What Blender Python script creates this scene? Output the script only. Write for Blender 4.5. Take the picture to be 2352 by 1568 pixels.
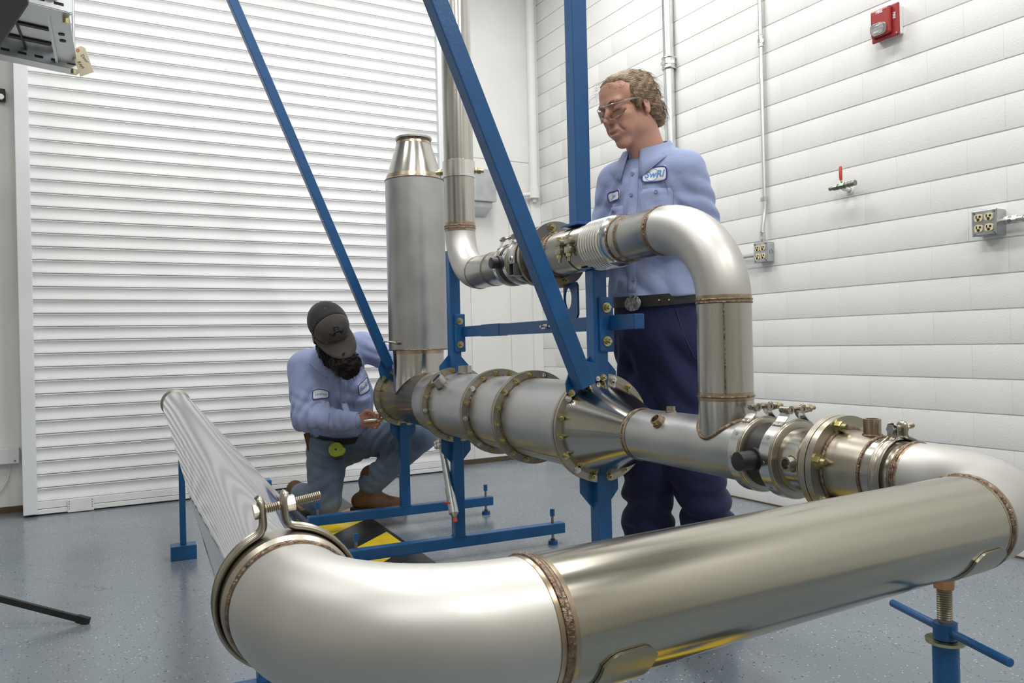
import bpy, math, random
import numpy as np
from mathutils import Vector, Matrix

random.seed(7)
S = bpy.context.scene
COL = S.collection
for o in list(bpy.data.objects):
    bpy.data.objects.remove(o, do_unlink=True)

# ------------------------------------------------------------------ camera
K = 0.74                                   # survey unit -> metres
cam_d = bpy.data.cameras.new('camera')
cam_d.sensor_width = 36.0
cam_d.lens = 1838.4 / 2352 * 36.0
cam_d.clip_start = 0.02
cam = bpy.data.objects.new('camera', cam_d)
COL.objects.link(cam)
_yaw, _pit, _rol = 0.5104, 0.00176, -0.02363
_f = Vector((math.sin(_yaw) * math.cos(_pit), math.cos(_yaw) * math.cos(_pit), math.sin(_pit)))
_r = Vector((math.cos(_yaw), -math.sin(_yaw), 0))
_u = _r.cross(_f)
_r2 = math.cos(_rol) * _r + math.sin(_rol) * _u
_u2 = -math.sin(_rol) * _r + math.cos(_rol) * _u
cam.matrix_world = Matrix(((_r2.x, _u2.x, -_f.x, 0), (_r2.y, _u2.y, -_f.y, 0), (_r2.z, _u2.z, -_f.z, 1.2925 * K), (0, 0, 0, 1)))
S.camera = cam

# ------------------------------------------------------------------ world, lights, exposure
wd = bpy.data.worlds.new('world')
S.world = wd
wd.use_nodes = True
wd.node_tree.nodes['Background'].inputs[0].default_value = (0.75, 0.82, 0.9, 1)
wd.node_tree.nodes['Background'].inputs[1].default_value = 0.3
CEIL = 5.7
LIGHTS = [(0.35, -1.2, 48), (2.35, -1.2, 48), (0.35, 1.7, 40), (2.35, 1.7, 40), (0.55, 3.95, 39), (2.45, 3.95, 42), (-1.6, -0.6, 32), (-1.6, 2.6, 28)]
for (x, y, w) in LIGHTS:
    ld = bpy.data.lights.new('ceiling_lamp_light', 'AREA')
    ld.shape = 'RECTANGLE'
    ld.size = 0.30
    ld.size_y = 1.22
    ld.energy = w
    ld.color = (1.0, 0.985, 0.955)
    lo = bpy.data.objects.new('ceiling_lamp_light', ld)
    lo.location = (x, y, CEIL * K - 0.10)
    COL.objects.link(lo)
S.view_settings.view_transform = 'Standard'
S.view_settings.look = 'None'
S.view_settings.exposure = 0.0
S.view_settings.gamma = 1.0
S.view_settings.use_curve_mapping = False
try:
    S.cycles.use_denoising = True
    S.cycles.max_bounces = 10
    S.cycles.diffuse_bounces = 5
    S.cycles.glossy_bounces = 5
    S.cycles.sample_clamp_indirect = 6.0
except Exception:
    pass

# ------------------------------------------------------------------ frames
PHI = -0.06587                             # the test rig stands slightly askew in the room
EX = np.array([math.cos(PHI), math.sin(PHI), 0.0])
EY = np.array([-math.sin(PHI), math.cos(PHI), 0.0])
EZ = np.array([0.0, 0.0, 1.0])
RIG = np.stack([EX, EY, EZ]) * K
ROOM = np.eye(3) * K
MET = np.eye(3)
X0, Z0, ZU = 1.77, 0.930, 1.69             # rig axis, lower and upper pipe heights

def L(x, y, z):
    return Vector((np.array([x, y, z]) @ RIG).tolist())

def Rm(x, y, z):
    return Vector((x * K, y * K, z * K))

def basis(d):
    d = np.array(d, float); d = d / np.linalg.norm(d)
    ref = np.array([0, 0, 1.0]) if abs(d[2]) < 0.9 else np.array([1.0, 0, 0])
    a = np.cross(d, ref); a /= np.linalg.norm(a)
    b = np.cross(a, d)
    return d, a, b

class MB:
    """collects geometry in one frame (rig, room or metres)"""
    def __init__(s, frame=RIG):
        s.v = []; s.f = []; s.fr = frame
    def add(s, V, F):
        n = len(s.v)
        s.v.extend([tuple(p) for p in V])
        s.f.extend([tuple(i + n for i in q) for q in F])
        return s
    def box(s, c, size, ax=None):
        c = np.array(c, float); h = np.array(size, float) / 2
        A = np.eye(3) if ax is None else np.array(ax, float)
        V = [c + A[0] * (sx * h[0]) + A[1] * (sy * h[1]) + A[2] * (sz * h[2]) for sx in (-1, 1) for sy in (-1, 1) for sz in (-1, 1)]
        return s.add(V, [(0, 1, 3, 2), (4, 6, 7, 5), (0, 4, 5, 1), (2, 3, 7, 6), (0, 2, 6, 4), (1, 5, 7, 3)])
    def b(s, x0, x1, y0, y1, z0, z1):
        return s.box(((x0 + x1) / 2, (y0 + y1) / 2, (z0 + z1) / 2), (abs(x1 - x0), abs(y1 - y0), abs(z1 - z0)))
    def lathe(s, p, d, prof, n=40, a0=None, a1=None, caps=False):
        d, a, b = basis(d); p = np.array(p, float)
        full = a0 is None
        T = np.linspace(0, 2 * math.pi, n, endpoint=False) if full else np.linspace(a0, a1, n)
        V = []
        for (t, r) in prof:
            for th in T:
                V.append(p + d * t + r * (math.cos(th) * a + math.sin(th) * b))
        F = []
        m = n if full else n - 1
        for i in range(len(prof) - 1):
            for j in range(m):
                k = (j + 1) % n
                F.append((i * n + j, i * n + k, (i + 1) * n + k, (i + 1) * n + j))
        if caps:
            F.append(tuple(range(n - 1, -1, -1)))
            F.append(tuple((len(prof) - 1) * n + j for j in range(n)))
        return s.add(V, F)
    def cyl(s, p0, p1, r0, r1=None, n=24):
        p0 = np.array(p0, float); p1 = np.array(p1, float)
        r1 = r0 if r1 is None else r1
        return s.lathe(p0, p1 - p0, [(0, r0), (np.linalg.norm(p1 - p0), r1)], n, caps=True)
    def hexa(s, p0, p1, r):
        return s.cyl(p0, p1, r, n=6)
    def torus(s, c, d, R, r, n=40, m=8):
        prof = [(r * math.sin(t), R + r * math.cos(t)) for t in np.linspace(0, 2 * math.pi, m + 1)]
        return s.lathe(c, d, prof, n)
    def tube(s, pts, r, n=32, caps=True, up=None):
        pts = [np.array(p, float) for p in pts]
        rs = r if isinstance(r, (list, tuple)) else [r] * len(pts)
        V = []; prev = None
        for i, p in enumerate(pts):
            d = pts[min(i + 1, len(pts) - 1)] - pts[max(i - 1, 0)]
            d /= np.linalg.norm(d)
            if prev is None:
                _, a, b = basis(d)
            else:
                a = prev - d * (prev @ d); a /= np.linalg.norm(a); b = np.cross(a, d)
            prev = a
            for j in range(n):
                th = 2 * math.pi * j / n
                V.append(p + rs[i] * (math.cos(th) * a + math.sin(th) * b))
        F = []
        for i in range(len(pts) - 1):
            for j in range(n):
                k = (j + 1) % n
                F.append((i * n + j, i * n + k, (i + 1) * n + k, (i + 1) * n + j))
        if caps:
            F.append(tuple(range(n - 1, -1, -1)))
            F.append(tuple((len(pts) - 1) * n + j for j in range(n)))
        return s.add(V, F)
    def prism(s, poly, vec):
        n = len(poly); vec = np.array(vec, float)
        P = [np.array(p, float) for p in poly]
        V = P + [p + vec for p in P]
        F = [tuple(range(n - 1, -1, -1)), tuple(range(n, 2 * n))]
        F += [(i, (i + 1) % n, n + (i + 1) % n, n + i) for i in range(n)]
        return s.add(V, F)
    def bar(s, p0, p1, w, t, side):
        """rectangular bar p0->p1, width w along 'side', thickness t across"""
        p0 = np.array(p0, float); p1 = np.array(p1, float)
        d = p1 - p0; ln = np.linalg.norm(d); d /= ln
        a = np.array(side, float); a -= d * (a @ d); a /= np.linalg.norm(a); c = np.cross(d, a)
        return s.box((p0 + p1) / 2, (ln, w, t), (d, a, c))
    def ringplate(s, c, d, r0, r1, t, n=48):
        return s.lathe(c, d, [(0, r0), (0, r1), (t, r1), (t, r0), (0, r0)], n)
    def mesh(s, name, origin=(0, 0, 0), smooth=35, bevel=0):
        V = np.array(s.v) @ s.fr - np.array(origin)
        me = bpy.data.meshes.new(name)
        me.from_pydata(V.tolist(), [], s.f)
        import bmesh
        bm = bmesh.new(); bm.from_mesh(me)
        bmesh.ops.recalc_face_normals(bm, faces=bm.faces)
        if bevel:
            bmesh.ops.remove_doubles(bm, verts=bm.verts, dist=1e-6)
            es = [e for e in bm.edges if len(e.link_faces) == 2 and e.calc_face_angle(0) > 0.6]
            bmesh.ops.bevel(bm, geom=es, offset=bevel, segments=2, affect='EDGES', profile=0.6)
        bm.to_mesh(me); bm.free()
        if smooth:
            me.polygons.foreach_set('use_smooth', [True] * len(me.polygons))
            me.set_sharp_from_angle(angle=math.radians(smooth))
        me.update()
        return me

ROOT = {}
def tag(o, label=None, cat=None, group=None, kind=None):
    if label: o['label'] = label
    if cat: o['category'] = cat
    if group: o['group'] = group
    if kind: o['kind'] = kind
    return o

def thing(name, label, cat, loc, group=None):
    o = bpy.data.objects.new(name, None)
    o.empty_display_size = 0.05
    COL.objects.link(o)
    o.location = loc
    ROOT[o] = Vector(loc)
    return tag(o, label, cat, group)

def part(name, mb, mat, parent=None, smooth=35, bevel=0, origin=None, label=None):
    """parent None: a top-level mesh whose origin is 'origin'"""
    org = ROOT[parent] if parent is not None else Vector(origin or (0, 0, 0))
    me = mb.mesh(name, org, smooth, bevel)
    if mat: me.materials.append(mat)
    o = bpy.data.objects.new(name, me)
    COL.objects.link(o)
    if parent is not None: o.parent = parent
    else: o.location = org
    ROOT[o] = org
    if label: o['label'] = label
    return o

def inst(name, me, parent, M):
    """a piece sharing mesh data, placed at world matrix M under parent"""
    o = bpy.data.objects.new(name, me)
    COL.objects.link(o)
    if parent is not None:
        o.parent = parent
        o.matrix_local = Matrix.Translation(-ROOT[parent]) @ M
    else:
        o.matrix_world = M
    ROOT[o] = M.to_translation()
    return o

def struct(name, mb, mat, smooth=35, bevel=0, origin=(0, 0, 0)):
    o = part(name, mb, mat, None, smooth, bevel, origin)
    o['kind'] = 'structure'
    return o

# ------------------------------------------------------------------ materials
def nmat(name):
    m = bpy.data.materials.new(name); m.use_nodes = True
    nt = m.node_tree
    return m, nt, nt.nodes['Principled BSDF']

def mat(name, col, rough=0.5, metal=0.0, noise=0.0, nscale=8.0, stretch=None, rvar=0.0, bump=0.0, bscale=60.0, col2=None, rotz=0.0, spec=None, coat=0.0, detail=4.0, world=False):
    m, nt, b = nmat(name)
    N = nt.nodes; Lk = nt.links
    b.inputs['Base Color'].default_value = (*col, 1)
    b.inputs['Roughness'].default_value = rough
    b.inputs['Metallic'].default_value = metal
    if spec is not None: b.inputs['Specular IOR Level'].default_value = spec
    if coat: b.inputs['Coat Weight'].default_value = coat; b.inputs['Coat Roughness'].default_value = 0.12
    if noise or rvar or bump:
        tc = N.new('ShaderNodeTexCoord'); mp = N.new('ShaderNodeMapping')
        if world:
            tc = N.new('ShaderNodeNewGeometry')
        Lk.new(tc.outputs['Position' if world else 'Object'], mp.inputs[0])
        if stretch: mp.inputs['Scale'].default_value = stretch
        mp.inputs['Rotation'].default_value = (0, 0, rotz)
    if noise or rvar:
        nz = N.new('ShaderNodeTexNoise'); nz.inputs['Scale'].default_value = nscale; nz.inputs['Detail'].default_value = detail
        Lk.new(mp.outputs[0], nz.inputs['Vector'])
    if noise:
        cr = N.new('ShaderNodeMix'); cr.data_type = 'RGBA'
        c2 = col2 if col2 else tuple(max(0, c * (1 - noise)) for c in col)
        cr.inputs[6].default_value = (*c2, 1); cr.inputs[7].default_value = (*col, 1)
        mr = N.new('ShaderNodeMapRange'); mr.inputs[1].default_value = 0.35; mr.inputs[2].default_value = 0.65
        Lk.new(nz.outputs[0], mr.inputs[0]); Lk.new(mr.outputs[0], cr.inputs[0])
        Lk.new(cr.outputs[2], b.inputs['Base Color'])
    if rvar:
        mr = N.new('ShaderNodeMapRange'); mr.inputs[1].default_value = 0.3; mr.inputs[2].default_value = 0.7
        mr.inputs[3].default_value = rough - rvar; mr.inputs[4].default_value = rough + rvar
        Lk.new(nz.outputs[0], mr.inputs[0]); Lk.new(mr.outputs[0], b.inputs['Roughness'])
    if bump:
        n2 = N.new('ShaderNodeTexNoise'); n2.inputs['Scale'].default_value = bscale; n2.inputs['Detail'].default_value = 6
        Lk.new(mp.outputs[0], n2.inputs['Vector'])
        bp = N.new('ShaderNodeBump'); bp.inputs['Strength'].default_value = bump; bp.inputs['Distance'].default_value = 0.01
        Lk.new(n2.outputs[0], bp.inputs['Height']); Lk.new(bp.outputs[0], b.inputs['Normal'])
    return m

MT = {}
MT['wall'] = mat('wall_paint', (0.80, 0.80, 0.785), 0.55, noise=0.05, nscale=3.0, bump=0.12, bscale=150)
MT['block'] = mat('painted_block', (0.805, 0.805, 0.79), 0.5, world=True, noise=0.05, nscale=1.6, bump=0.16, bscale=170)
MT['mortar'] = mat('painted_mortar', (0.78, 0.78, 0.76), 0.7, bump=0.3, bscale=60)
MT['slat'] = mat('door_paint', (0.79, 0.80, 0.81), 0.38, world=True, noise=0.04, nscale=2.0, stretch=(0.4, 1, 3))
MT['jamb'] = mat('jamb_paint', (0.74, 0.765, 0.79), 0.45, noise=0.05, nscale=4)
MT['ceil'] = mat('ceiling_paint', (0.72, 0.715, 0.69), 0.8)
MT['far'] = mat('rear_wall_paint', (0.48, 0.46, 0.41), 0.7)
MT['blue'] = mat('blue_paint', (0.010, 0.090, 0.258), 0.33, noise=0.12, nscale=14, bump=0.06, bscale=120, spec=0.45)
MT['steel'] = mat('steel_satin', (0.48, 0.466, 0.43), 0.30, 1.0, noise=0.14, nscale=5, rvar=0.07)
MT['sil'] = mat('steel_dull', (0.44, 0.443, 0.447), 0.38, 1.0, noise=0.16, nscale=6, rvar=0.06)
MT['duct'] = mat('steel_mill', (0.53, 0.53, 0.53), 0.38, 1.0, noise=0.12, nscale=7, rvar=0.06)
MT['polish'] = mat('steel_polished', (0.50, 0.482, 0.445), 0.19, 1.0, noise=0.08, nscale=6, rvar=0.04)
MT['blast'] = mat('steel_blasted', (0.55, 0.543, 0.52), 0.49, 1.0, noise=0.05, nscale=9, rvar=0.04)
MT['streak'] = mat('steel_streaked', (0.44, 0.42, 0.36), 0.18, 1.0, noise=0.18, nscale=3, stretch=(0.35, 14, 14), rvar=0.05, rotz=-0.03)
MT['tubevert'] = mat('steel_drawn', (0.50, 0.487, 0.455), 0.24, 1.0, noise=0.16, nscale=3, stretch=(14, 14, 0.35), rvar=0.06)
MT['flange'] = mat('flange_steel', (0.43, 0.40, 0.34), 0.42, 1.0, noise=0.2, nscale=16, rvar=0.08)
MT['weld'] = mat('weld_bead', (0.30, 0.225, 0.17), 0.36, 1.0, noise=0.5, nscale=90, bump=0.5, bscale=160, col2=(0.14, 0.095, 0.07))
MT['tint'] = mat('heat_tint', (0.45, 0.375, 0.27), 0.28, 1.0, noise=0.35, nscale=14, col2=(0.32, 0.245, 0.175))
MT['zinc'] = mat('zinc_bolt', (0.56, 0.51, 0.29), 0.27, 1.0, noise=0.25, nscale=40)
MT['chrome'] = mat('bright_steel', (0.70, 0.69, 0.66), 0.22, 1.0, noise=0.08, nscale=30)
MT['band'] = mat('clamp_band', (0.66, 0.66, 0.65), 0.24, 1.0, noise=0.08, nscale=12)
MT['clampdk'] = mat('clamp_steel', (0.42, 0.39, 0.33), 0.33, 1.0, noise=0.2, nscale=18)
MT['black'] = mat('black_paint', (0.012, 0.012, 0.014), 0.48, noise=0.3, nscale=30)
MT['rubber'] = mat('black_rubber', (0.01, 0.01, 0.01), 0.6)
MT['galv'] = mat('galvanised', (0.56, 0.58, 0.60), 0.36, 1.0, noise=0.15, nscale=14, rvar=0.06)
MT['galvdk'] = mat('galvanised_dull', (0.34, 0.37, 0.40), 0.45, 1.0, noise=0.3, nscale=10)
MT['conduit'] = mat('conduit_steel', (0.66, 0.68, 0.68), 0.32, 1.0, noise=0.06, nscale=20)
MT['ivory'] = mat('ivory_plastic', (0.72, 0.63, 0.40), 0.4)
MT['slot'] = mat('dark_slot', (0.015, 0.014, 0.012), 0.6)
MT['red'] = mat('red_plastic', (0.30, 0.016, 0.016), 0.38)
MT['redhandle'] = mat('red_vinyl', (0.50, 0.055, 0.03), 0.4)
MT['white'] = mat('white_plastic', (0.80, 0.80, 0.78), 0.4)
MT['brass'] = mat('brass', (0.26, 0.30, 0.24), 0.4, 1.0)
MT['copper'] = mat('copper', (0.62, 0.32, 0.17), 0.35, 1.0, noise=0.2, nscale=30)
MT['thread'] = mat('threaded_steel', (0.33, 0.29, 0.23), 0.38, 1.0)
MT['yellow'] = mat('hazard_yellow', (0.80, 0.57, 0.012), 0.42, noise=0.15, nscale=9)
MT['hblack'] = mat('hazard_black', (0.020, 0.020, 0.022), 0.35, noise=0.5, nscale=6)
MT['card'] = mat('manila_card', (0.86, 0.76, 0.56), 0.7)
MT['ink'] = mat('ink', (0.03, 0.03, 0.03), 0.7)
MT['whitetext'] = mat('white_print', (0.8, 0.8, 0.8), 0.5)
MT['rust'] = mat('rust_stain', (0.10, 0.07, 0.045), 0.7, 0.2)

def floor_mat():
    m, nt, b = nmat('epoxy_floor'); N = nt.nodes; Lk = nt.links
    tc = N.new('ShaderNodeTexCoord')
    base = N.new('ShaderNodeTexNoise'); base.inputs['Scale'].default_value = 1.3; base.inputs['Detail'].default_value = 5
    Lk.new(tc.outputs['Object'], base.inputs['Vector'])
    mx = N.new('ShaderNodeMix'); mx.data_type = 'RGBA'
    mx.inputs[6].default_value = (0.146, 0.176, 0.208, 1); mx.inputs[7].default_value = (0.192, 0.225, 0.254, 1)
    Lk.new(base.outputs[0], mx.inputs[0])
    def flecks(scale, thr, seed):
        mp = N.new('ShaderNodeMapping'); mp.inputs['Location'].default_value = (seed, seed * 1.7, 0)
        Lk.new(tc.outputs['Object'], mp.inputs[0])
        nz = N.new('ShaderNodeTexNoise'); nz.inputs['Scale'].default_value = 40; nz.inputs['Detail'].default_value = 2
        Lk.new(mp.outputs[0], nz.inputs['Vector'])
        va = N.new('ShaderNodeVectorMath'); va.operation = 'MULTIPLY_ADD'
        va.inputs[1].default_value = (0.018, 0.018, 0); Lk.new(nz.outputs[1], va.inputs[0]); Lk.new(mp.outputs[0], va.inputs[2])
        v = N.new('ShaderNodeTexVoronoi'); v.inputs['Scale'].default_value = scale; v.inputs['Randomness'].default_value = 1.0
        v.voronoi_dimensions = '2D'
        Lk.new(va.outputs[0], v.inputs['Vector'])
        # only some cells carry a fleck: gate by cell colour
        sp = N.new('ShaderNodeSeparateColor'); Lk.new(v.outputs['Color'], sp.inputs[0])
        g = N.new('ShaderNodeMath'); g.operation = 'LESS_THAN'; g.inputs[1].default_value = 0.20; Lk.new(sp.outputs[0], g.inputs[0])
        sz = N.new('ShaderNodeMath'); sz.operation = 'MULTIPLY'; sz.inputs[1].default_value = thr; Lk.new(sp.outputs[1], sz.inputs[0])
        d = N.new('ShaderNodeMath'); d.operation = 'LESS_THAN'; Lk.new(v.outputs['Distance'], d.inputs[0]); Lk.new(sz.outputs[0], d.inputs[1])
        a = N.new('ShaderNodeMath'); a.operation = 'MULTIPLY'; Lk.new(g.outputs[0], a.inputs[0]); Lk.new(d.outputs[0], a.inputs[1])
        return a
    fb = flecks(70, 0.24, 3.1); fw = flecks(78, 0.22, 11.7)
    m1 = N.new('ShaderNodeMix'); m1.data_type = 'RGBA'; m1.inputs[7].default_value = (0.035, 0.038, 0.04, 1)
    Lk.new(fb.outputs[0], m1.inputs[0]); Lk.new(mx.outputs[2], m1.inputs[6])
    m2 = N.new('ShaderNodeMix'); m2.data_type = 'RGBA'; m2.inputs[7].default_value = (0.46, 0.48, 0.47, 1)
    Lk.new(fw.outputs[0], m2.inputs[0]); Lk.new(m1.outputs[2], m2.inputs[6])
    # hairline cracks
    cn = N.new('ShaderNodeTexNoise'); cn.inputs['Scale'].default_value = 6; cn.inputs['Detail'].default_value = 6
    Lk.new(tc.outputs['Object'], cn.inputs['Vector'])
    cm = N.new('ShaderNodeVectorMath'); cm.operation = 'MULTIPLY_ADD'; cm.inputs[1].default_value = (0.22, 0.22, 0)
    Lk.new(cn.outputs[1], cm.inputs[0]); Lk.new(tc.outputs['Object'], cm.inputs[2])
    cv = N.new('ShaderNodeTexVoronoi'); cv.feature = 'DISTANCE_TO_EDGE'; cv.inputs['Scale'].default_value = 0.9; cv.voronoi_dimensions = '2D'
    Lk.new(cm.outputs[0], cv.inputs['Vector'])
    cl = N.new('ShaderNodeMath'); cl.operation = 'LESS_THAN'; cl.inputs[1].default_value = 0.0016; Lk.new(cv.outputs[0], cl.inputs[0])
    cf = N.new('ShaderNodeMath'); cf.operation = 'MULTIPLY'; cf.inputs[1].default_value = 0.55; Lk.new(cl.outputs[0], cf.inputs[0])
    m3 = N.new('ShaderNodeMix'); m3.data_type = 'RGBA'; m3.inputs[7].default_value = (0.07, 0.075, 0.08, 1)
    Lk.new(cf.outputs[0], m3.inputs[0]); Lk.new(m2.outputs[2], m3.inputs[6])
    Lk.new(m3.outputs[2], b.inputs['Base Color'])
    rn = N.new('ShaderNodeTexNoise'); rn.inputs['Scale'].default_value = 2.2; rn.inputs['Detail'].default_value = 6
    Lk.new(tc.outputs['Object'], rn.inputs['Vector'])
    rr = N.new('ShaderNodeMapRange'); rr.inputs[1].default_value = 0.3; rr.inputs[2].default_value = 0.7; rr.inputs[3].default_value = 0.12; rr.inputs[4].default_value = 0.30
    Lk.new(rn.outputs[0], rr.inputs[0]); Lk.new(rr.outputs[0], b.inputs['Roughness'])
    bn = N.new('ShaderNodeTexNoise'); bn.inputs['Scale'].default_value = 55; bn.inputs['Detail'].default_value = 3
    Lk.new(tc.outputs['Object'], bn.inputs['Vector'])
    bp = N.new('ShaderNodeBump'); bp.inputs['Strength'].default_value = 0.06; bp.inputs['Distance'].default_value = 0.01
    Lk.new(bn.outputs[0], bp.inputs['Height']); Lk.new(bp.outputs[0], b.inputs['Normal'])
    return m
MT['floor'] = floor_mat()

def text_mesh(name, body, size, M, material, parent, shear=0.0, bold=0.0, extrude=0.0006):
    cu = bpy.data.curves.new(name, 'FONT'); cu.body = body; cu.size = size; cu.align_x = 'CENTER'; cu.align_y = 'CENTER'
    cu.shear = shear; cu.extrude = extrude; cu.offset = bold; cu.resolution_u = 3
    t = bpy.data.objects.new(name + '_c', cu); COL.objects.link(t)
    me = bpy.data.meshes.new_from_object(t.evaluated_get(bpy.context.evaluated_depsgraph_get()))
    bpy.data.objects.remove(t, do_unlink=True)
    me.name = name; me.materials.clear(); me.materials.append(material)
    return inst(name, me, parent, M)

def mframe(o, x, y, z):
    """matrix with origin o (metres) and column axes"""
    x = Vector(x).normalized(); y = Vector(y).normalized(); z = Vector(z).normalized()
    return Matrix(((x.x, y.x, z.x, o[0]), (x.y, y.y, z.y, o[1]), (x.z, y.z, z.z, o[2]), (0, 0, 0, 1)))
# ================================================================== room shell
XR, YB, YD = 4.7164, 7.75, 7.45
XL, YN = -4.2, -3.6
struct('floor', MB(ROOM).b(XL, XR + 0.3, YN, YB + 0.3, -0.1, 0), MT['floor'], 0)
struct('ceiling', MB(ROOM).b(XL, XR + 0.3, YN, YB + 0.3, CEIL, CEIL + 0.1), MT['ceil'], 0)
struct('wall_left', MB(ROOM).b(XL - 0.2, XL, YN, YB, 0, CEIL), MT['far'], 0)
struct('wall_near', MB(ROOM).b(XL, XR, YN - 0.2, YN, 0, CEIL), MT['far'], 0)
wb = struct('wall_back', MB(ROOM).b(XL, XR, YB, YB + 0.2, 0, CEIL), MT['wall'], 0)
# panel seams on the back wall beside the door: shallow raised panels
pw = [(3.55, 3.83), (3.842, 4.32), (4.332, XR - 0.02)]
for (a, b_) in pw:
    part('wall_panel', MB(ROOM).b(a, b_, YB - 0.012, YB + 0.01, 0.05, 3.30), MT['wall'], wb, 0, 0.003)
part('wall_panel', MB(ROOM).b(3.55, XR - 0.02, YB - 0.010, YB + 0.01, 3.312, CEIL), MT['wall'], wb, 0, 0.003)
for (a, b_) in [(XL, -1.2), (-1.19, -0.30)]:
    part('wall_panel', MB(ROOM).b(a, b_, YB - 0.012, YB + 0.01, 0.05, CEIL), MT['wall'], wb, 0, 0.003)
struct('baseboard_back', MB(ROOM).b(3.42, XR, YB - 0.02, YB, 0, 0.05).b(XL, -0.31, YB - 0.02, YB, 0, 0.05), MT['rust'], 0)

# right wall: painted concrete blocks, each one a piece, over a recessed mortar bed
wr = struct('wall_right', MB(ROOM).b(XR + 0.0080, XR + 0.3, YN, YB + 0.2, 0, CEIL), MT['mortar'], 0)
CH, BL = 0.2032, 0.463
bw = BL - 0.0007
bme = MB(ROOM).b(0, 0.05, -bw / 2, bw / 2, 0.0036, CH - 0.0036).mesh('block', (0, 0, 0), 30, 0.0008)
bme.materials.append(MT['block'])
half = {}
cnt = 0
ROWS = int(CEIL / CH)
stuff = MB(ROOM)
for k in range(ROWS):
    off = (3.059 if k % 2 == 0 else 2.823) - BL / 2      # a block centre in this course
    n0 = int(math.floor((YN - off) / BL)); n1 = int(math.ceil((YB - off) / BL))
    for n in range(n0, n1 + 1):
        yc = off + n * BL
        lo_, hi_ = yc - bw / 2, yc + bw / 2
        if hi_ > YB or lo_ < YN:
            lo_, hi_ = max(lo_, YN), min(hi_, YB)
            if hi_ - lo_ > 0.01:
                stuff.b(XR, XR + 0.05, lo_, hi_, k * CH + 0.0036, (k + 1) * CH - 0.0036)
            continue
        # in view of the photograph: from about y 1.9 on, below about z 4.4
        if yc > 1.75 and k * CH < 4.25 and cnt < 300:
            jit = random.uniform(-0.0007, 0.0007)
            inst('block', bme, wr, Matrix.Translation(Rm(XR + jit, yc, k * CH)))
            cnt += 1
        else:
            stuff.b(XR, XR + 0.05, lo_, hi_, k * CH + 0.0036, (k + 1) * CH - 0.0036)
so = part('blocks', stuff, MT['block'], wr, 0)
so['kind'] = 'stuff'
struct('baseboard_right', MB(ROOM).b(XR - 0.006, XR + 0.02, YN, YB, 0, 0.012), MT['rust'], 0)

# roll-up door: interlocking slats between two guides
DX0, DX1, DP = -0.208, 3.352, 0.1076
door = struct('door_1', MB(ROOM).b(DX0, DX1, YD + 0.05, YD + 0.07, 0, CEIL - 0.1), MT['jamb'], 0)
prof = [(0.0, 0.012), (0.020, 0.010), (0.040, -0.004), (0.078, -0.0055), (0.110, -0.0025), (0.140, 0.000), (0.30, 0.0045), (0.45, 0.0060), (0.58, 0.0040),
        (0.75, -0.0012), (0.88, -0.0050), (0.95, -0.0060), (0.98, -0.003), (1.0, 0.012)]
sm = MB(ROOM)
V = []
for x in (DX0 - 0.03, DX1 + 0.03):
    for (t, d) in prof:
        V.append((x, d, -t * DP))
    for (t, d) in reversed(prof):
        V.append((x, d + 0.012 if d < 0.01 else 0.03, -t * DP))
n = len(prof) * 2
F = [(i, (i + 1) % n, n + (i + 1) % n, n + i) for i in range(n)] + [tuple(range(n)), tuple(range(2 * n - 1, n - 1, -1))]
sme = sm.add(V, F).mesh('slat', (0, 0, 0), 40)
sme.materials.append(MT['slat'])
z = 0.1123
k = 0
while z < CEIL - 0.2:
    inst('slat', sme, door, Matrix.Translation(Rm(0, YD, z + DP)))
    z += DP
    k += 1
part('bottom_bar', MB(ROOM).b(DX0 - 0.02, DX1 + 0.02, YD - 0.012, YD + 0.03, 0.054, 0.112).b(DX0 - 0.02, DX1 + 0.02, YD - 0.018, YD + 0.03, 0.012, 0.05), MT['slat'], door, 0, 0.003)
part('weather_seal', MB(ROOM).b(DX0, DX1, YD - 0.01, YD + 0.03, 0.0, 0.012), MT['rubber'], door, 0)
pb = part('lift_plate', MB(ROOM).b(0.0, 0.19, YD - 0.03, YD - 0.018, 0.006, 0.112), MT['slat'], door, 0, 0.002)
rv = MB(ROOM)
for zz in (0.035, 0.055, 0.075, 0.095):
    for xx in (0.012, 0.178):
        rv.cyl((xx, YD - 0.033, zz), (xx, YD - 0.029, zz), 0.004, n=10)
part('rivets', rv, MT['galvdk'], pb)
struct('trim_1', MB(ROOM).b(-0.306, DX0, YD - 0.05, YB, 0.02, CEIL - 0.1), MT['jamb'], 0, 0.004)
struct('trim_2', MB(ROOM).b(DX1, DX1 + 0.055, YD - 0.05, YB, 0.02, CEIL - 0.1), MT['jamb'], 0, 0.004)
struct('trim_3', MB(ROOM).b(XR - 0.12, XR, YB - 0.06, YB, 0.0, CEIL), MT['wall'], 0, 0.006)

# ceiling lamps (housings of the lights above)
for i, (x, y, w) in enumerate(LIGHTS):
    where = ['near the camera, left', 'near the camera, right', 'above the long pipe', 'above the upper pipe', 'by the roll-up door, left', 'by the roll-up door, right', 'in the left aisle, near', 'in the left aisle, far'][i]
    t = thing('ceiling_lamp', 'white ceiling lamp housing ' + where, 'lamp', (x, y, CEIL * K), 'ceiling lamps')
    part('housing', MB(MET).b(x - 0.19, x + 0.19, y - 0.66, y + 0.66, CEIL * K - 0.075, CEIL * K), MT['white'], t, 0, 0.004)

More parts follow.
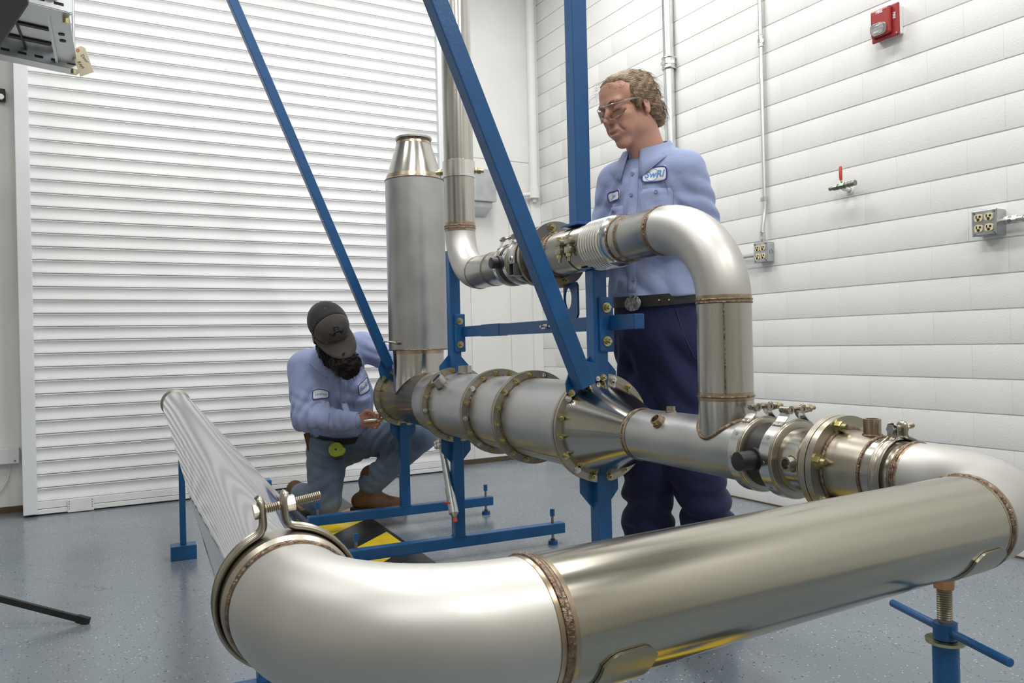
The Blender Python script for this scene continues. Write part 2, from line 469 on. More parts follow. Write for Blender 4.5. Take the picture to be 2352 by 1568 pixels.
# ------------------------------------------------------------------ floor hazard mat under the rig
hx0, hx1 = 1.19, 1.575
hm = thing('hazard_mat', 'yellow and black diagonally striped hazard strip on the floor beside the rig', 'floor mat', L((hx0 + hx1) / 2, 4.6, 0))
part('base', MB().b(hx0 - 0.02, hx1 + 0.03, 0.7, 7.42, 0.0005, 0.004), MT['hblack'], hm, 0)
y = 0.62
while y < 7.0:
    x0_, x1_ = hx0, hx1
    part('stripe', MB().prism([(x0_, y, 0.004), (x1_, y + 0.42, 0.004), (x1_, y + 0.42 + 0.48, 0.004), (x0_, y + 0.48, 0.004)] if y + 0.9 < 7.42 else [(x0_, y, 0.004), (x1_, y + 0.42, 0.004), (x1_, 7.42, 0.004), (x0_, 7.42, 0.004)], (0, 0, 0.0008)), MT['yellow'], hm, 0)
    y += 0.97

# ------------------------------------------------------------------ things on the right wall
def wallconduit(name, label, pts, r, strap_z=(), coup_z=(), cat='conduit'):
    t = thing(name, label, cat, Rm(*pts[0]))
    part('pipe', MB(ROOM).tube(pts, r, 20), MT['conduit'], t)
    for (p, d) in coup_z:
        p = np.array(p); d = np.array(d, float)
        part('coupling', MB(ROOM).cyl(p - d * 0.045, p + d * 0.045, r * 1.22).torus(p - d * 0.045, d, r * 1.2, r * 0.16).torus(p + d * 0.045, d, r * 1.2, r * 0.16)
             .hexa(p - d * 0.012, p + d * 0.012, r * 1.5), MT['chrome'], t)
    for p in strap_z:
        m = MB(ROOM)
        m.box((p[0] + r * 0.3, p[1] + r * 1.6, p[2]), (r * 1.2, r * 1.4, 0.03))
        m.lathe((p[0], p[1], p[2] - 0.015), (0, 0, 1), [(0, r), (0, r * 1.25), (0.03, r * 1.25), (0.03, r)], 20)
        m.hexa((p[0] - r * 0.4, p[1] + r * 1.7, p[2]), (p[0] + r, p[1] + r * 1.7, p[2]), r * 0.35)
        part('strap', m, MT['galv'], t)
    return t

cx = XR - 0.05
wallconduit('vertical_conduit', 'thick galvanised conduit running up the block wall behind the standing worker', [(cx, 5.41, 1.6), (cx, 5.41, CEIL)], 0.048, coup_z=[((cx, 5.41, 3.70), (0, 0, 1)), ((cx, 5.41, 4.9), (0, 0, 1))])
cs = XR - 0.028
wallconduit('vertical_conduit', 'thin galvanised conduit dropping to the outlet box left of the red valve',
            [(cs, 4.375, CEIL), (cs, 4.375, 2.28), (cs - 0.008, 4.375, 2.22), (cs - 0.030, 4.375, 2.12), (cs - 0.032, 4.375, 2.01)], 0.0165,
            strap_z=[(cs, 4.375, 2.345)], coup_z=[((cs, 4.375, 3.55), (0, 0, 1)), ((cs - 0.032, 4.375, 2.045), (0, 0, 1))])

def outlet_box(label, y0, y1, z0, z1, dep, knock=1):
    t = thing('outlet_box', label, 'outlet', Rm(XR, (y0 + y1) / 2, z0), 'four-socket outlet boxes')
    part('box', MB(ROOM).b(XR - dep, XR, y0, y1, z0, z1), MT['galv'], t, 0, 0.004)
    cov = part('cover', MB(ROOM).b(XR - dep - 0.010, XR - dep, y0 - 0.003, y1 + 0.003, z0 - 0.003, z1 + 0.003), MT['galv'], t, 0, 0.005)
    for (yy, zz) in ((y0 + 0.012, z0 + 0.012), (y1 - 0.012, z1 - 0.012), (y0 + 0.012, z1 - 0.012), (y1 - 0.012, z0 + 0.012)):
        part('screw', MB(ROOM).cyl((XR - dep - 0.016, yy, zz), (XR - dep - 0.008, yy, zz), 0.006, n=12), MT['galvdk'], cov)
    w, h = y1 - y0, z1 - z0
    for i in (0.29, 0.71):
        for j in (0.29, 0.71):
            yc, zc = y0 + w * i, z0 + h * j
            rw, rh = w * 0.165, h * 0.155
            poly = []
            for a in np.linspace(0, 2 * math.pi, 24, endpoint=False):
                poly.append((XR - dep - 0.017, yc + max(-rw, min(rw, rw * 1.25 * math.cos(a))), zc + rh * math.sin(a)))
            s_ = part('socket', MB(ROOM).prism(poly, (0.012, 0, 0)), MT['ivory'], t, 30)
            m = MB(ROOM)
            xf = XR - dep - 0.0178
            m.box((xf, yc + rw * 0.45, zc + rh * 0.25), (0.002, 0.006, rh * 0.75))
            m.box((xf, yc - rw * 0.45, zc + rh * 0.25), (0.002, 0.006, rh * 0.6))
            m.box((xf, yc - rw * 0.45, zc + rh * 0.25), (0.002, rw * 0.55, 0.006))
            m.cyl((xf - 0.001, yc, zc - rh * 0.5), (xf + 0.001, yc, zc - rh * 0.5), 0.0085, n=12)
            part('slots', m, MT['slot'], s_)
    for zz in (0.5,):
        part('knockout', MB(ROOM).lathe((XR - dep * 0.5, y0 - 0.001, z0 + h * 0.5), (0, -1, 0), [(0, 0.017), (0.002, 0.017), (0.002, 0.0155), (0, 0.0155)], 20), MT['galvdk'], t)
    return t
outlet_box('metal outlet box with four ivory sockets below the thin conduit', 4.318, 4.447, 1.862, 2.012, 0.07)
outlet_box('larger metal outlet box with four ivory sockets at the right edge of the wall', 2.605, 2.744, 1.846, 1.990, 0.09)
cz = XR - 0.045
wallconduit('horizontal_conduit', 'short galvanised conduit leaving the right-hand outlet box towards the camera', [(cz, 2.605, 1.918), (cz, 1.0, 1.918)], 0.0165, coup_z=[((cz, 2.575, 1.918), (0, 1, 0)), ((cz, 2.53, 1.918), (0, 1, 0))])
wallconduit('horizontal_conduit', 'short galvanised conduit between the bent upper pipe and the outlet box under the thin conduit', [(cz, 4.447, 1.925), (cz, 5.3, 1.925)], 0.0165)

# red-handled ball valve
t = thing('ball_valve', 'small wall tap with red upright lever handle', 'valve', Rm(XR, 3.64, 2.27))
xv = XR - 0.085
part('inlet', MB(ROOM).tube([(XR, 3.64, 2.285), (xv + 0.02, 3.64, 2.288), (xv, 3.64, 2.30)], 0.014, 14).lathe((XR, 3.64, 2.285), (-1, 0, 0), [(0, 0.035), (0.004, 0.034), (0.008, 0.02)], 20), MT['white'], t)
part('valve_body', MB(ROOM).cyl((xv, 3.735, 2.302), (xv, 3.60, 2.305), 0.014).hexa((xv, 3.70, 2.303), (xv, 3.665, 2.303), 0.021).hexa((xv, 3.645, 2.304), (xv, 3.61, 2.304), 0.022), MT['brass'], t)
part('hose_coupling', MB(ROOM).cyl((xv, 3.60, 2.305), (xv, 3.53, 2.307), 0.017).torus((xv, 3.58, 2.3055), (0, 1, 0), 0.017, 0.004).torus((xv, 3.56, 2.306), (0, 1, 0), 0.017, 0.004).ringplate((xv, 3.53, 2.307), (0, 1, 0), 0.010, 0.019, 0.01), MT['brass'], t)
h = part('lever', MB(ROOM).tube([(xv, 3.634, 2.31), (xv - 0.01, 3.634, 2.35)], 0.006, 10), MT['chrome'], t)
part('grip', MB(ROOM).tube([(xv - 0.010, 3.634, 2.343), (xv - 0.014, 3.633, 2.375), (xv - 0.008, 3.637, 2.41), (xv - 0.004, 3.640, 2.435), (xv - 0.004, 3.640, 2.44)], [0.010, 0.0115, 0.0115, 0.010, 0.004], 14), MT['redhandle'], h)

# fire alarm
t = thing('fire_alarm', 'red fire alarm strobe with clear lens high on the block wall', 'fire alarm', Rm(XR, 3.30, 3.19))
part('back_box', MB(ROOM).b(XR - 0.045, XR, 3.212, 3.388, 3.205, 3.385), MT['white'], t, 0, 0.004)
fp = part('face_plate', MB(ROOM).b(XR - 0.062, XR - 0.044, 3.203, 3.397, 3.190, 3.398), MT['red'], t, 0, 0.006)
part('raised_housing', MB(ROOM).b(XR - 0.090, XR - 0.060, 3.245, 3.385, 3.215, 3.390), MT['red'], fp, 0, 0.010)
def lens_mat():
    m, nt, b = nmat('clear_lens')
    b.inputs['Base Color'].default_value = (0.85, 0.87, 0.88, 1); b.inputs['Roughness'].default_value = 0.08
    b.inputs['Transmission Weight'].default_value = 0.85; b.inputs['IOR'].default_value = 1.4
    return m
MT['lens'] = lens_mat()
lp = []
for a in np.linspace(0, 2 * math.pi, 28, endpoint=False):
    c, s_ = math.cos(a), math.sin(a)
    lp.append((XR - 0.090, 3.322 + 0.058 * math.copysign(abs(c) ** 0.6, c), 3.258 + 0.043 * math.copysign(abs(s_) ** 0.6, s_)))
part('reflector', MB(ROOM).prism([(p[0] - 0.002, 3.322 + (p[1] - 3.322) * 0.9, 3.258 + (p[2] - 3.258) * 0.9) for p in lp], (0.004, 0, 0)), MT['chrome'], fp)
part('strobe_lens', MB(ROOM).prism([(p[0] - 0.030, 3.322 + (p[1] - 3.322) * 0.82, 3.258 + (p[2] - 3.258) * 0.82) for p in lp], (0.030, 0, 0)), MT['lens'], fp, 60, 0.004)
sl = MB(ROOM)
for dz in (-0.02, 0.0, 0.02):
    sl.b(XR - 0.100, XR - 0.097, 3.28, 3.365, 3.258 + dz - 0.002, 3.258 + dz + 0.002)
part('flash_tube', sl, MT['chrome'], fp)
fm = mframe(Rm(XR - 0.0912, 3.318, 3.368), (0, -1, 0), (0, 0, 1), (-1, 0, 0))
text_mesh('fire_lettering', 'FIRE', 0.020, fm, MT['whitetext'], fp, bold=0.0006)
fm = mframe(Rm(XR - 0.0635, 3.232, 3.32), (0, 0, -1), (0, -1, 0), (-1, 0, 0))
text_mesh('fire_lettering', 'FIRE', 0.017, fm, MT['whitetext'], fp, bold=0.0005)
part('screw', MB(ROOM).cyl((XR - 0.066, 3.216, 3.205), (XR - 0.060, 3.216, 3.205), 0.005, n=12), MT['chrome'], fp)
# white hook plate on the wall left of the worker's head
t = thing('wall_clip', 'small white clip screwed to the block wall near the corner', 'clip', Rm(XR, 6.99, 3.25))
part('plate', MB(ROOM).b(XR - 0.012, XR, 6.86, 7.10, 3.235, 3.262), MT['white'], t, 0, 0.003)
part('hook', MB(ROOM).b(XR - 0.045, XR - 0.01, 6.86, 6.90, 3.235, 3.28), MT['white'], t, 0, 0.003)

# ------------------------------------------------------------------ things on the back wall
t = thing('junction_box', 'grey metal junction box on the back wall behind the stack pipe', 'junction box', Rm(4.05, YB, 2.7))
part('box', MB(ROOM).b(3.80, 4.06, YB - 0.24, YB - 0.01, 2.80, 3.14), MT['galv'], t, 0, 0.004)
part('lower_hood', MB(ROOM).prism([(3.78, YB - 0.19, 2.80), (3.78, YB - 0.19, 2.74), (3.78, YB - 0.01, 2.66), (3.78, YB - 0.01, 2.80)], (0.25, 0, 0)), MT['galv'], t, 0, 0.003)
t = thing('drain_pipe', 'white painted pipe running down the wall corner', 'pipe', Rm(4.64, YB - 0.1, 2.9))
part('pipe', MB(ROOM).cyl((4.62, YB - 0.085, 2.97), (4.62, YB - 0.085, CEIL), 0.05), MT['wall'], t)
part('socket', MB(ROOM).cyl((4.62, YB - 0.085, 2.90), (4.62, YB - 0.085, 3.02), 0.062).cyl((4.62, YB - 0.085, 2.86), (4.62, YB - 0.085, 2.90), 0.025), MT['wall'], t)
part('branch', MB(ROOM).tube([(4.60, YB - 0.085, 2.95), (4.48, YB - 0.06, 2.93), (4.38, YB - 0.04, 2.87), (4.33, YB - 0.02, 2.78)], 0.022, 12), MT['wall'], t)
t = thing('floor_edge_block', 'blue painted kerb block on the floor at the foot of the right door guide', 'block', Rm(3.46, YB - 0.12, 0))
part('block', MB(ROOM).b(3.415, 3.60, YB - 0.16, YB - 0.021, 0.0, 0.09), MT['blue'], t, 0, 0.004)

# left end of the back wall: cover box, cable, sensor
t = thing('wall_cover_box', 'white screwed cover box low on the wall left of the roll-up door', 'box', Rm(-0.6, YB, 0.41))
part('cover', MB(ROOM).b(-1.0, -0.335, YB - 0.10, YB - 0.013, 0.41, 0.535), MT['jamb'], t, 0, 0.004)
part('screw', MB(ROOM).cyl((-0.365, YB - 0.106, 0.432), (-0.365, YB - 0.098, 0.432), 0.007, n=10), MT['galvdk'], t)
t = thing('wall_cable', 'thin white cable hanging below the cover box at the left edge', 'cable', Rm(-0.41, YB - 0.03, 0.40))
part('cable', MB(ROOM).tube([(-0.405, YB - 0.03, 0.41), (-0.405, YB - 0.032, 0.36), (-0.42, YB - 0.034, 0.28), (-0.46, YB - 0.034, 0.20), (-0.53, YB - 0.03, 0.14), (-0.62, YB - 0.03, 0.12)], 0.006, 10), MT['jamb'], t)
t = thing('wall_sensor', 'small dark sensor bracket on the wall at the left edge', 'sensor', Rm(-0.40, YB, 3.36))
part('body', MB(ROOM).b(-0.43, -0.375, YB - 0.07, YB - 0.012, 3.36, 3.46), MT['black'], t, 0, 0.006)
part('knob', MB(ROOM).cyl((-0.405, YB - 0.10, 3.385), (-0.405, YB - 0.068, 3.385), 0.022), MT['chrome'], t)
# ================================================================== the pipe rig
AX = np.array([X0, 0, Z0])
RZ = Matrix.Rotation(PHI, 4, 'Z')
def yl(mb, prof, z=Z0, n=56):
    """lathe about the rig axis; prof = [(y, r)]"""
    return mb.lathe((X0, 0, z), (0, 1, 0), prof, n)
def ywelds(parent, y, r, z=Z0, w=0.006, tint=0.014, n=56):
    part('weld_seam', MB().torus((X0, y, z), (0, 1, 0), r, w, n, 8), MT['weld'], parent)
    if tint:
        part('heat_tint', yl(MB(), [(y - tint, r + 0.0003), (y - tint * 0.6, r + 0.0009), (y + tint * 0.6, r + 0.0009), (y + tint, r + 0.0003)], z, n), MT['tint'], parent)

def bolt_mesh(name, rw, rn, rs, ln, m):
    """washer, hex nut and stud end; axis -Y (towards the viewer of a flange), rig units"""
    mb = MB(ROOM)
    mb.cyl((0, 0, 0), (0, -0.004, 0), rw, n=20)
    mb.hexa((0, -0.004, 0), (0, -0.004 - rn * 0.85, 0), rn)
    mb.cyl((0, -0.004 - rn * 0.85, 0), (0, -0.004 - rn * 0.85 - ln, 0), rs, rs * 0.8, n=12)
    me = mb.mesh(name, (0, 0, 0), 30); me.materials.append(m)
    return me
B_SM = bolt_mesh('bolt', 0.0145, 0.0115, 0.0065, 0.010, MT['zinc'])
B_ST = bolt_mesh('bolt', 0.0145, 0.0115, 0.0065, 0.004, MT['chrome'])
B_BIG = bolt_mesh('bolt', 0.021, 0.015, 0.0095, 0.012, MT['zinc'])
def bolts(parent, y, R, n, me, z=Z0, ph=0.0, jitter=True, rng=None):
    for i in range(n):
        if rng and i not in rng: continue
        a = 2 * math.pi * i / n + ph
        M_ = Matrix.Translation(L(X0 + R * math.cos(a), y, z + R * math.sin(a))) @ RZ @ Matrix.Rotation(random.uniform(0, 1), 4, 'Y')
        inst('bolt', me if not (jitter and random.random() < 0.18) else B_ST, parent, M_)

# ---------------------------------------------------------------- main duct
duct = thing('flanged_duct', 'large horizontal steel duct with four bolted flange rings and a cone', 'duct', L(X0, 4.0, 0.7))
FR = 0.2266
part('end_cap', yl(MB(), [(5.60, 0.2), (5.64, 0.196), (5.68, 0.17), (5.70, 0.11), (5.706, 0.0)]), MT['duct'], duct)
for (y, R, lab) in ((5.548, 0.217, ''), (4.50, FR, ''), (3.87, FR, ''), (3.47, FR, ''), (2.854, FR, '')):
    ri = 0.176 if y > 5 else 0.19
    f = part('flange', MB().ringplate((X0, y, Z0), (0, 1, 0), ri - 0.004, R, 0.0165, 64), MT['flange'], duct, 30)
    part('gasket', MB().ringplate((X0, y + 0.0165, Z0), (0, 1, 0), ri, R - 0.003, 0.0035, 64), MT['rubber'], f, 30)
    part('flange', MB().ringplate((X0, y + 0.020, Z0), (0, 1, 0), ri - 0.004, R, 0.0165, 64), MT['flange'], duct, 30)
    bolts(duct, y, R - 0.0185, 16, B_SM, ph=0.12)
    part('weld_seam', MB().torus((X0, y - 0.002, Z0), (0, 1, 0), ri + 0.002, 0.0042, 64, 8), MT['weld'], duct)
part('tee_body', yl(MB(), [(5.55, 0.178), (4.83, 0.178), (4.81, 0.189)]), MT['polish'], duct)
part('duct_shell', yl(MB(), [(4.81, 0.189), (4.80, 0.19), (4.53, 0.19)]), MT['duct'], duct)
part('duct_shell', yl(MB(), [(4.53, 0.19), (3.89, 0.19)]), MT['duct'], duct)
part('duct_shell', yl(MB(), [(3.89, 0.19), (3.49, 0.19)]), MT['duct'], duct)
part('duct_shell', yl(MB(), [(3.49, 0.19), (2.88, 0.19)]), MT['duct'], duct)
part('weld_seam', MB().torus((X0, 4.805, Z0), (0, 1, 0), 0.189, 0.004, 56, 8), MT['weld'], duct)
part('seam', MB().cyl((X0 - 0.19 * math.cos(0.75), 3.89, Z0 - 0.19 * math.sin(0.75)), (X0 - 0.19 * math.cos(0.75), 3.0, Z0 - 0.19 * math.sin(0.75)), 0.0018, n=6), MT['weld'], duct)
part('cone', yl(MB(), [(2.86, 0.2), (2.845, 0.197), (2.575, 0.0985), (2.565, 0.0977)], n=72), MT['polish'], duct, 60)
ywelds(duct, 2.565, 0.0985, w=0.004, tint=0.02)
part('duct_pipe', yl(MB(), [(2.566, 0.0977), (1.935, 0.0977)]), MT['duct'], duct)
# threaded couplings
def bung(parent, base, d, r, ln, m, weld=True):
    base = np.array(base, float); d = np.array(d, float); d /= np.linalg.norm(d)
    p = part('threaded_coupling', MB().lathe(base, d, [(-0.01, r), (ln, r), (ln, r * 0.72), (ln * 0.35, r * 0.7), (ln * 0.35, 0)], 28), m, parent, 30)
    if weld:
        part('weld_seam', MB().torus(base + d * 0.002, d, r * 1.04, 0.004, 28, 6), MT['weld'], parent)
    return p
def radial(y, ang, r, z=Z0):
    """point on the surface of radius r, ang measured from straight up towards the viewer's side (-x)"""
    return np.array([X0 - r * math.sin(ang), y, z + r * math.cos(ang)]), np.array([-math.sin(ang), 0, math.cos(ang)])
p, d = radial(4.37, 0.0, 0.19); bung(duct, p, d, 0.040, 0.045, MT['steel'])
p, d = radial(4.385, 0.80, 0.188); bung(duct, p, d, 0.040, 0.055, MT['steel'])
p, d = radial(2.385, 0.0, 0.096); bung(duct, p, d, 0.016, 0.022, MT['flange'])
p, d = radial(2.36, 0.82, 0.096); bung(duct, p, d, 0.0215, 0.024, MT['tint'])

# ---------------------------------------------------------------- tall silencer standing on the tee
sil = thing('silencer_column', 'tall dull grey steel cylinder with tapered cone top standing on the duct', 'silencer', L(X0, 5.2, 1.1))
YS = 5.203
def vl(mb, y, prof, n=56):
    return mb.lathe((X0, y, 0), (0, 0, 1), prof, n)
part('neck', vl(MB(), YS, [(0.97, 0.172), (1.262, 0.172)]), MT['polish'], sil)
part('shell', vl(MB(), YS, [(1.262, 0.176), (1.264, 0.199), (2.405, 0.199)]), MT['sil'], sil)
part('cone', vl(MB(), YS, [(2.405, 0.199), (2.425, 0.191), (2.678, 0.112), (2.684, 0.112)]), MT['polish'], sil)
part('lip', vl(MB(), YS, [(2.684, 0.112), (2.690, 0.124), (2.702, 0.124), (2.706, 0.112), (2.690, 0.106)]), MT['steel'], sil)
for (z_, r_) in ((1.262, 0.199), (2.408, 0.199), (2.680, 0.114)):
    part('weld_seam', MB().torus((X0, YS, z_), (0, 0, 1), r_, 0.0045, 56, 8), MT['weld'], sil)
part('heat_tint', vl(MB(), YS, [(1.235, 0.1726), (1.258, 0.1734)]), MT['tint'], sil)
part('heat_tint', vl(MB(), YS, [(2.420, 0.1938), (2.445, 0.1856)]), MT['tint'], sil)
part('heat_tint', vl(MB(), YS, [(2.655, 0.1203), (2.677, 0.1134)]), MT['tint'], sil)
sd = np.array([-math.cos(0.55), -math.sin(0.55), 0])
sp = np.array([X0, YS, 1.31]) + sd * 0.195
part('drain_spigot', MB().cyl(sp, sp + sd * 0.035, 0.013, n=14).tube([sp + sd * 0.03, sp + sd * 0.045 + [-0.02, 0.02, 0.008], sp + sd * 0.05 + [-0.06, 0.05, 0.012]], 0.006, 10), MT['thread'], sil)
part('saddle_weld', MB().tube([(X0 - 0.1745 * math.sin(a), YS - 0.1745 * math.cos(a), Z0 + math.sqrt(max(0.0, 0.178 ** 2 - (0.1745 * math.sin(a)) ** 2))) for a in np.linspace(-1.5, 1.5, 40)], 0.003, 8), MT['weld'], sil)

# ---------------------------------------------------------------- upper pipe: riser, elbow, bellows, flange
up = thing('upper_pipe', 'steel pipe rising from the duct and bending back overhead with a ribbed bellows', 'pipe', L(X0, 2.3, 1.0))
RP = 0.0895
YV = 2.084
part('riser', vl(MB(), YV, [(0.96, RP), (1.418, RP)]), MT['tubevert'], up)
path = [(X0, YV + 0.325 * (1 - math.cos(t)), 1.418 + 0.272 * math.sin(t)) for t in np.linspace(0, math.pi / 2, 22)]
part('elbow', MB().tube(path, RP, 48, caps=False), MT['blast'], up)
part('straight', yl(MB(), [(2.405, RP), (2.66, RP)], ZU), MT['steel'], up)
for z_ in (1.418, 1.102):
    part('weld_seam', MB().torus((X0, YV, z_), (0, 0, 1), RP, 0.0042, 48, 8), MT['weld'], up)
    part('heat_tint', vl(MB(), YV, [(z_ - 0.014, RP + 0.0003), (z_ - 0.007, RP + 0.0009), (z_ + 0.007, RP + 0.0009), (z_ + 0.014, RP + 0.0003)]), MT['tint'], up)
part('weld_seam', MB().torus((X0, YV, 1.408), (0, 0, 1), RP, 0.004, 48, 8), MT['weld'], up)
part('side_seam', MB().cyl((X0 - RP * 0.65, YV - RP * 0.76, 1.11), (X0 - RP * 0.65, YV - RP * 0.76, 1.41), 0.0026, n=6), MT['weld'], up)
part('saddle_weld', MB().tube([(X0 - RP * 1.03 * math.sin(a), YV - RP * 1.03 * math.cos(a), Z0 + math.sqrt(max(0.0, 0.0995 ** 2 - (RP * 1.03 * math.sin(a)) ** 2))) for a in np.linspace(-math.pi, math.pi, 60)], 0.006, 8, caps=False), MT['weld'], up)
ywelds(up, 2.405, RP, ZU, 0.0045, 0.018)
ywelds(up, 2.60, RP, ZU, 0.0042, 0.016)
part('weld_seam', MB().torus((X0, 2.656, ZU), (0, 1, 0), RP + 0.002, 0.004, 48, 8), MT['weld'], up)
part('cuff', yl(MB(), [(2.656, RP + 0.002), (2.672, 0.101), (2.694, 0.103), (2.70, 0.099)], ZU), MT['chrome'], up)
pr = []
for i in range(8):
    y_ = 2.70 + i * 0.0195
    for (dy, r_) in ((0, 0.0870), (0.0030, 0.0970), (0.0065, 0.1050), (0.0130, 0.1050), (0.0165, 0.0970), (0.0195, 0.0870)):
        pr.append((y_ + dy, r_))
part('bellows', yl(MB(), pr, ZU, 64), MT['chrome'], up, 38)
part('sleeve', yl(MB(), [(2.856, 0.0925), (2.862, 0.0965), (3.17, 0.0965), (3.178, 0.099), (3.205, 0.102)], ZU), MT['steel'], up)
part('seal_strip', yl(MB(), [(2.962, 0.0968), (2.963, 0.0985), (2.972, 0.0985), (2.973, 0.0968)], ZU), MT['rubber'], up)
part('weld_seam', MB().torus((X0, 3.165, ZU), (0, 1, 0), 0.098, 0.0045, 48, 8), MT['weld'], up)
part('weld_seam', MB().torus((X0, 3.200, ZU), (0, 1, 0), 0.103, 0.0045, 48, 8), MT['weld'], up)
f = part('flange', MB().ringplate((X0, 3.205, ZU), (0, 1, 0), 0.09, 0.152, 0.020, 64), MT['flange'], up, 30)
bolts(up, 3.205, 0.128, 6, B_BIG, ZU, ph=math.pi / 2 + 0.25, jitter=False)
part('flange', MB().ringplate((X0, 3.228, ZU), (0, 1, 0), 0.09, 0.150, 0.020, 64), MT['clampdk'], up, 30)
for j, yy in enumerate((2.985, 2.905)):
    lg = part('clamp_lug', MB().box((X0 - 0.112, yy, ZU + 0.022), (0.026, 0.045, 0.024)).box((X0 - 0.112, yy, ZU - 0.016), (0.026, 0.045, 0.024))
              .box((X0 - 0.098, yy, ZU + 0.003), (0.012, 0.07, 0.010)), MT['clampdk'], up, 30, 0.003)
    part('lug_bolt', MB().hexa((X0 - 0.114, yy, ZU + 0.034), (X0 - 0.114, yy, ZU + 0.046), 0.014).cyl((X0 - 0.114, yy, ZU + 0.04), (X0 - 0.114, yy, ZU - 0.062), 0.0075, n=12)
         .hexa((X0 - 0.114, yy, ZU - 0.029), (X0 - 0.114, yy, ZU - 0.043), 0.013), MT['zinc'], lg)

# measuring spool behind the flange
sp = thing('meter_spool', 'short grey spool with square black port between flange and clamps on the upper pipe', 'fitting', L(X0, 3.4, ZU - 0.15))
part('plate', MB().ringplate((X0, 3.31, ZU), (0, 1, 0), 0.085, 0.148, 0.022, 56), MT['flange'], sp, 30)
part('plate', MB().ringplate((X0, 3.40, ZU), (0, 1, 0), 0.085, 0.128, 0.02, 56), MT['clampdk'], sp, 30)
part('core', yl(MB(), [(3.249, 0.096), (3.41, 0.096)], ZU), MT['black'], sp)
part('body', yl(MB(), [(3.41, 0.104), (3.44, 0.1), (3.55, 0.098)], ZU), MT['galv'], sp)
part('boss', MB().lathe((X0 - 0.092, 3.472, ZU + 0.004), (-1, 0, 0), [(0, 0.017), (0.022, 0.016), (0.022, 0.010), (0.005, 0.009), (0.005, 0)], 20), MT['galv'], sp)
sq = MB()
for (dy, dz, sy, sz) in ((0, 0.028, 0.052, 0.003), (0, -0.028, 0.052, 0.003), (0.0245, 0, 0.003, 0.056), (-0.0245, 0, 0.003, 0.056)):
    sq.box((X0 - 0.10, 3.37 + dy, ZU - 0.055 + dz), (0.12, sy, sz))
part('square_port', sq, MT['galvdk'], sp, 30)
part('port_back', MB().box((X0 - 0.075, 3.37, ZU - 0.055), (0.01, 0.048, 0.054)), MT['slot'], sp, 0)

def butterfly(label, y0, y1, z, knob_y, kl, r=0.0985):
    v = thing('butterfly_valve', label, 'valve', L(X0, (y0 + y1) / 2, z - r))
    part('body', yl(MB(), [(y0 - 0.012, r * 0.86), (y0 - 0.012, r * 0.92), (y0 + 0.004, r), (y1, r), (y1 + 0.01, r * 0.92), (y1 + 0.01, r * 0.86)], z), MT['black'], v)
    part('spindle_boss', MB().cyl((X0 - r + 0.01, knob_y, z), (X0 - kl, knob_y, z), 0.028, 0.028, n=28), MT['black'], v, 35, 0.002)
    part('collar', MB().cyl((X0 - r - 0.005, knob_y - 0.0, z), (X0 - r - 0.02, knob_y, z), 0.036, n=24), MT['black'], v)
    return v
butterfly('black butterfly valve with round spindle boss between two clamps on the lower pipe', 1.815, 1.90, Z0, 1.835, 0.175)
butterfly('black butterfly valve with round spindle boss between two clamps on the upper pipe', 3.595, 3.665, ZU, 3.615, 0.155)

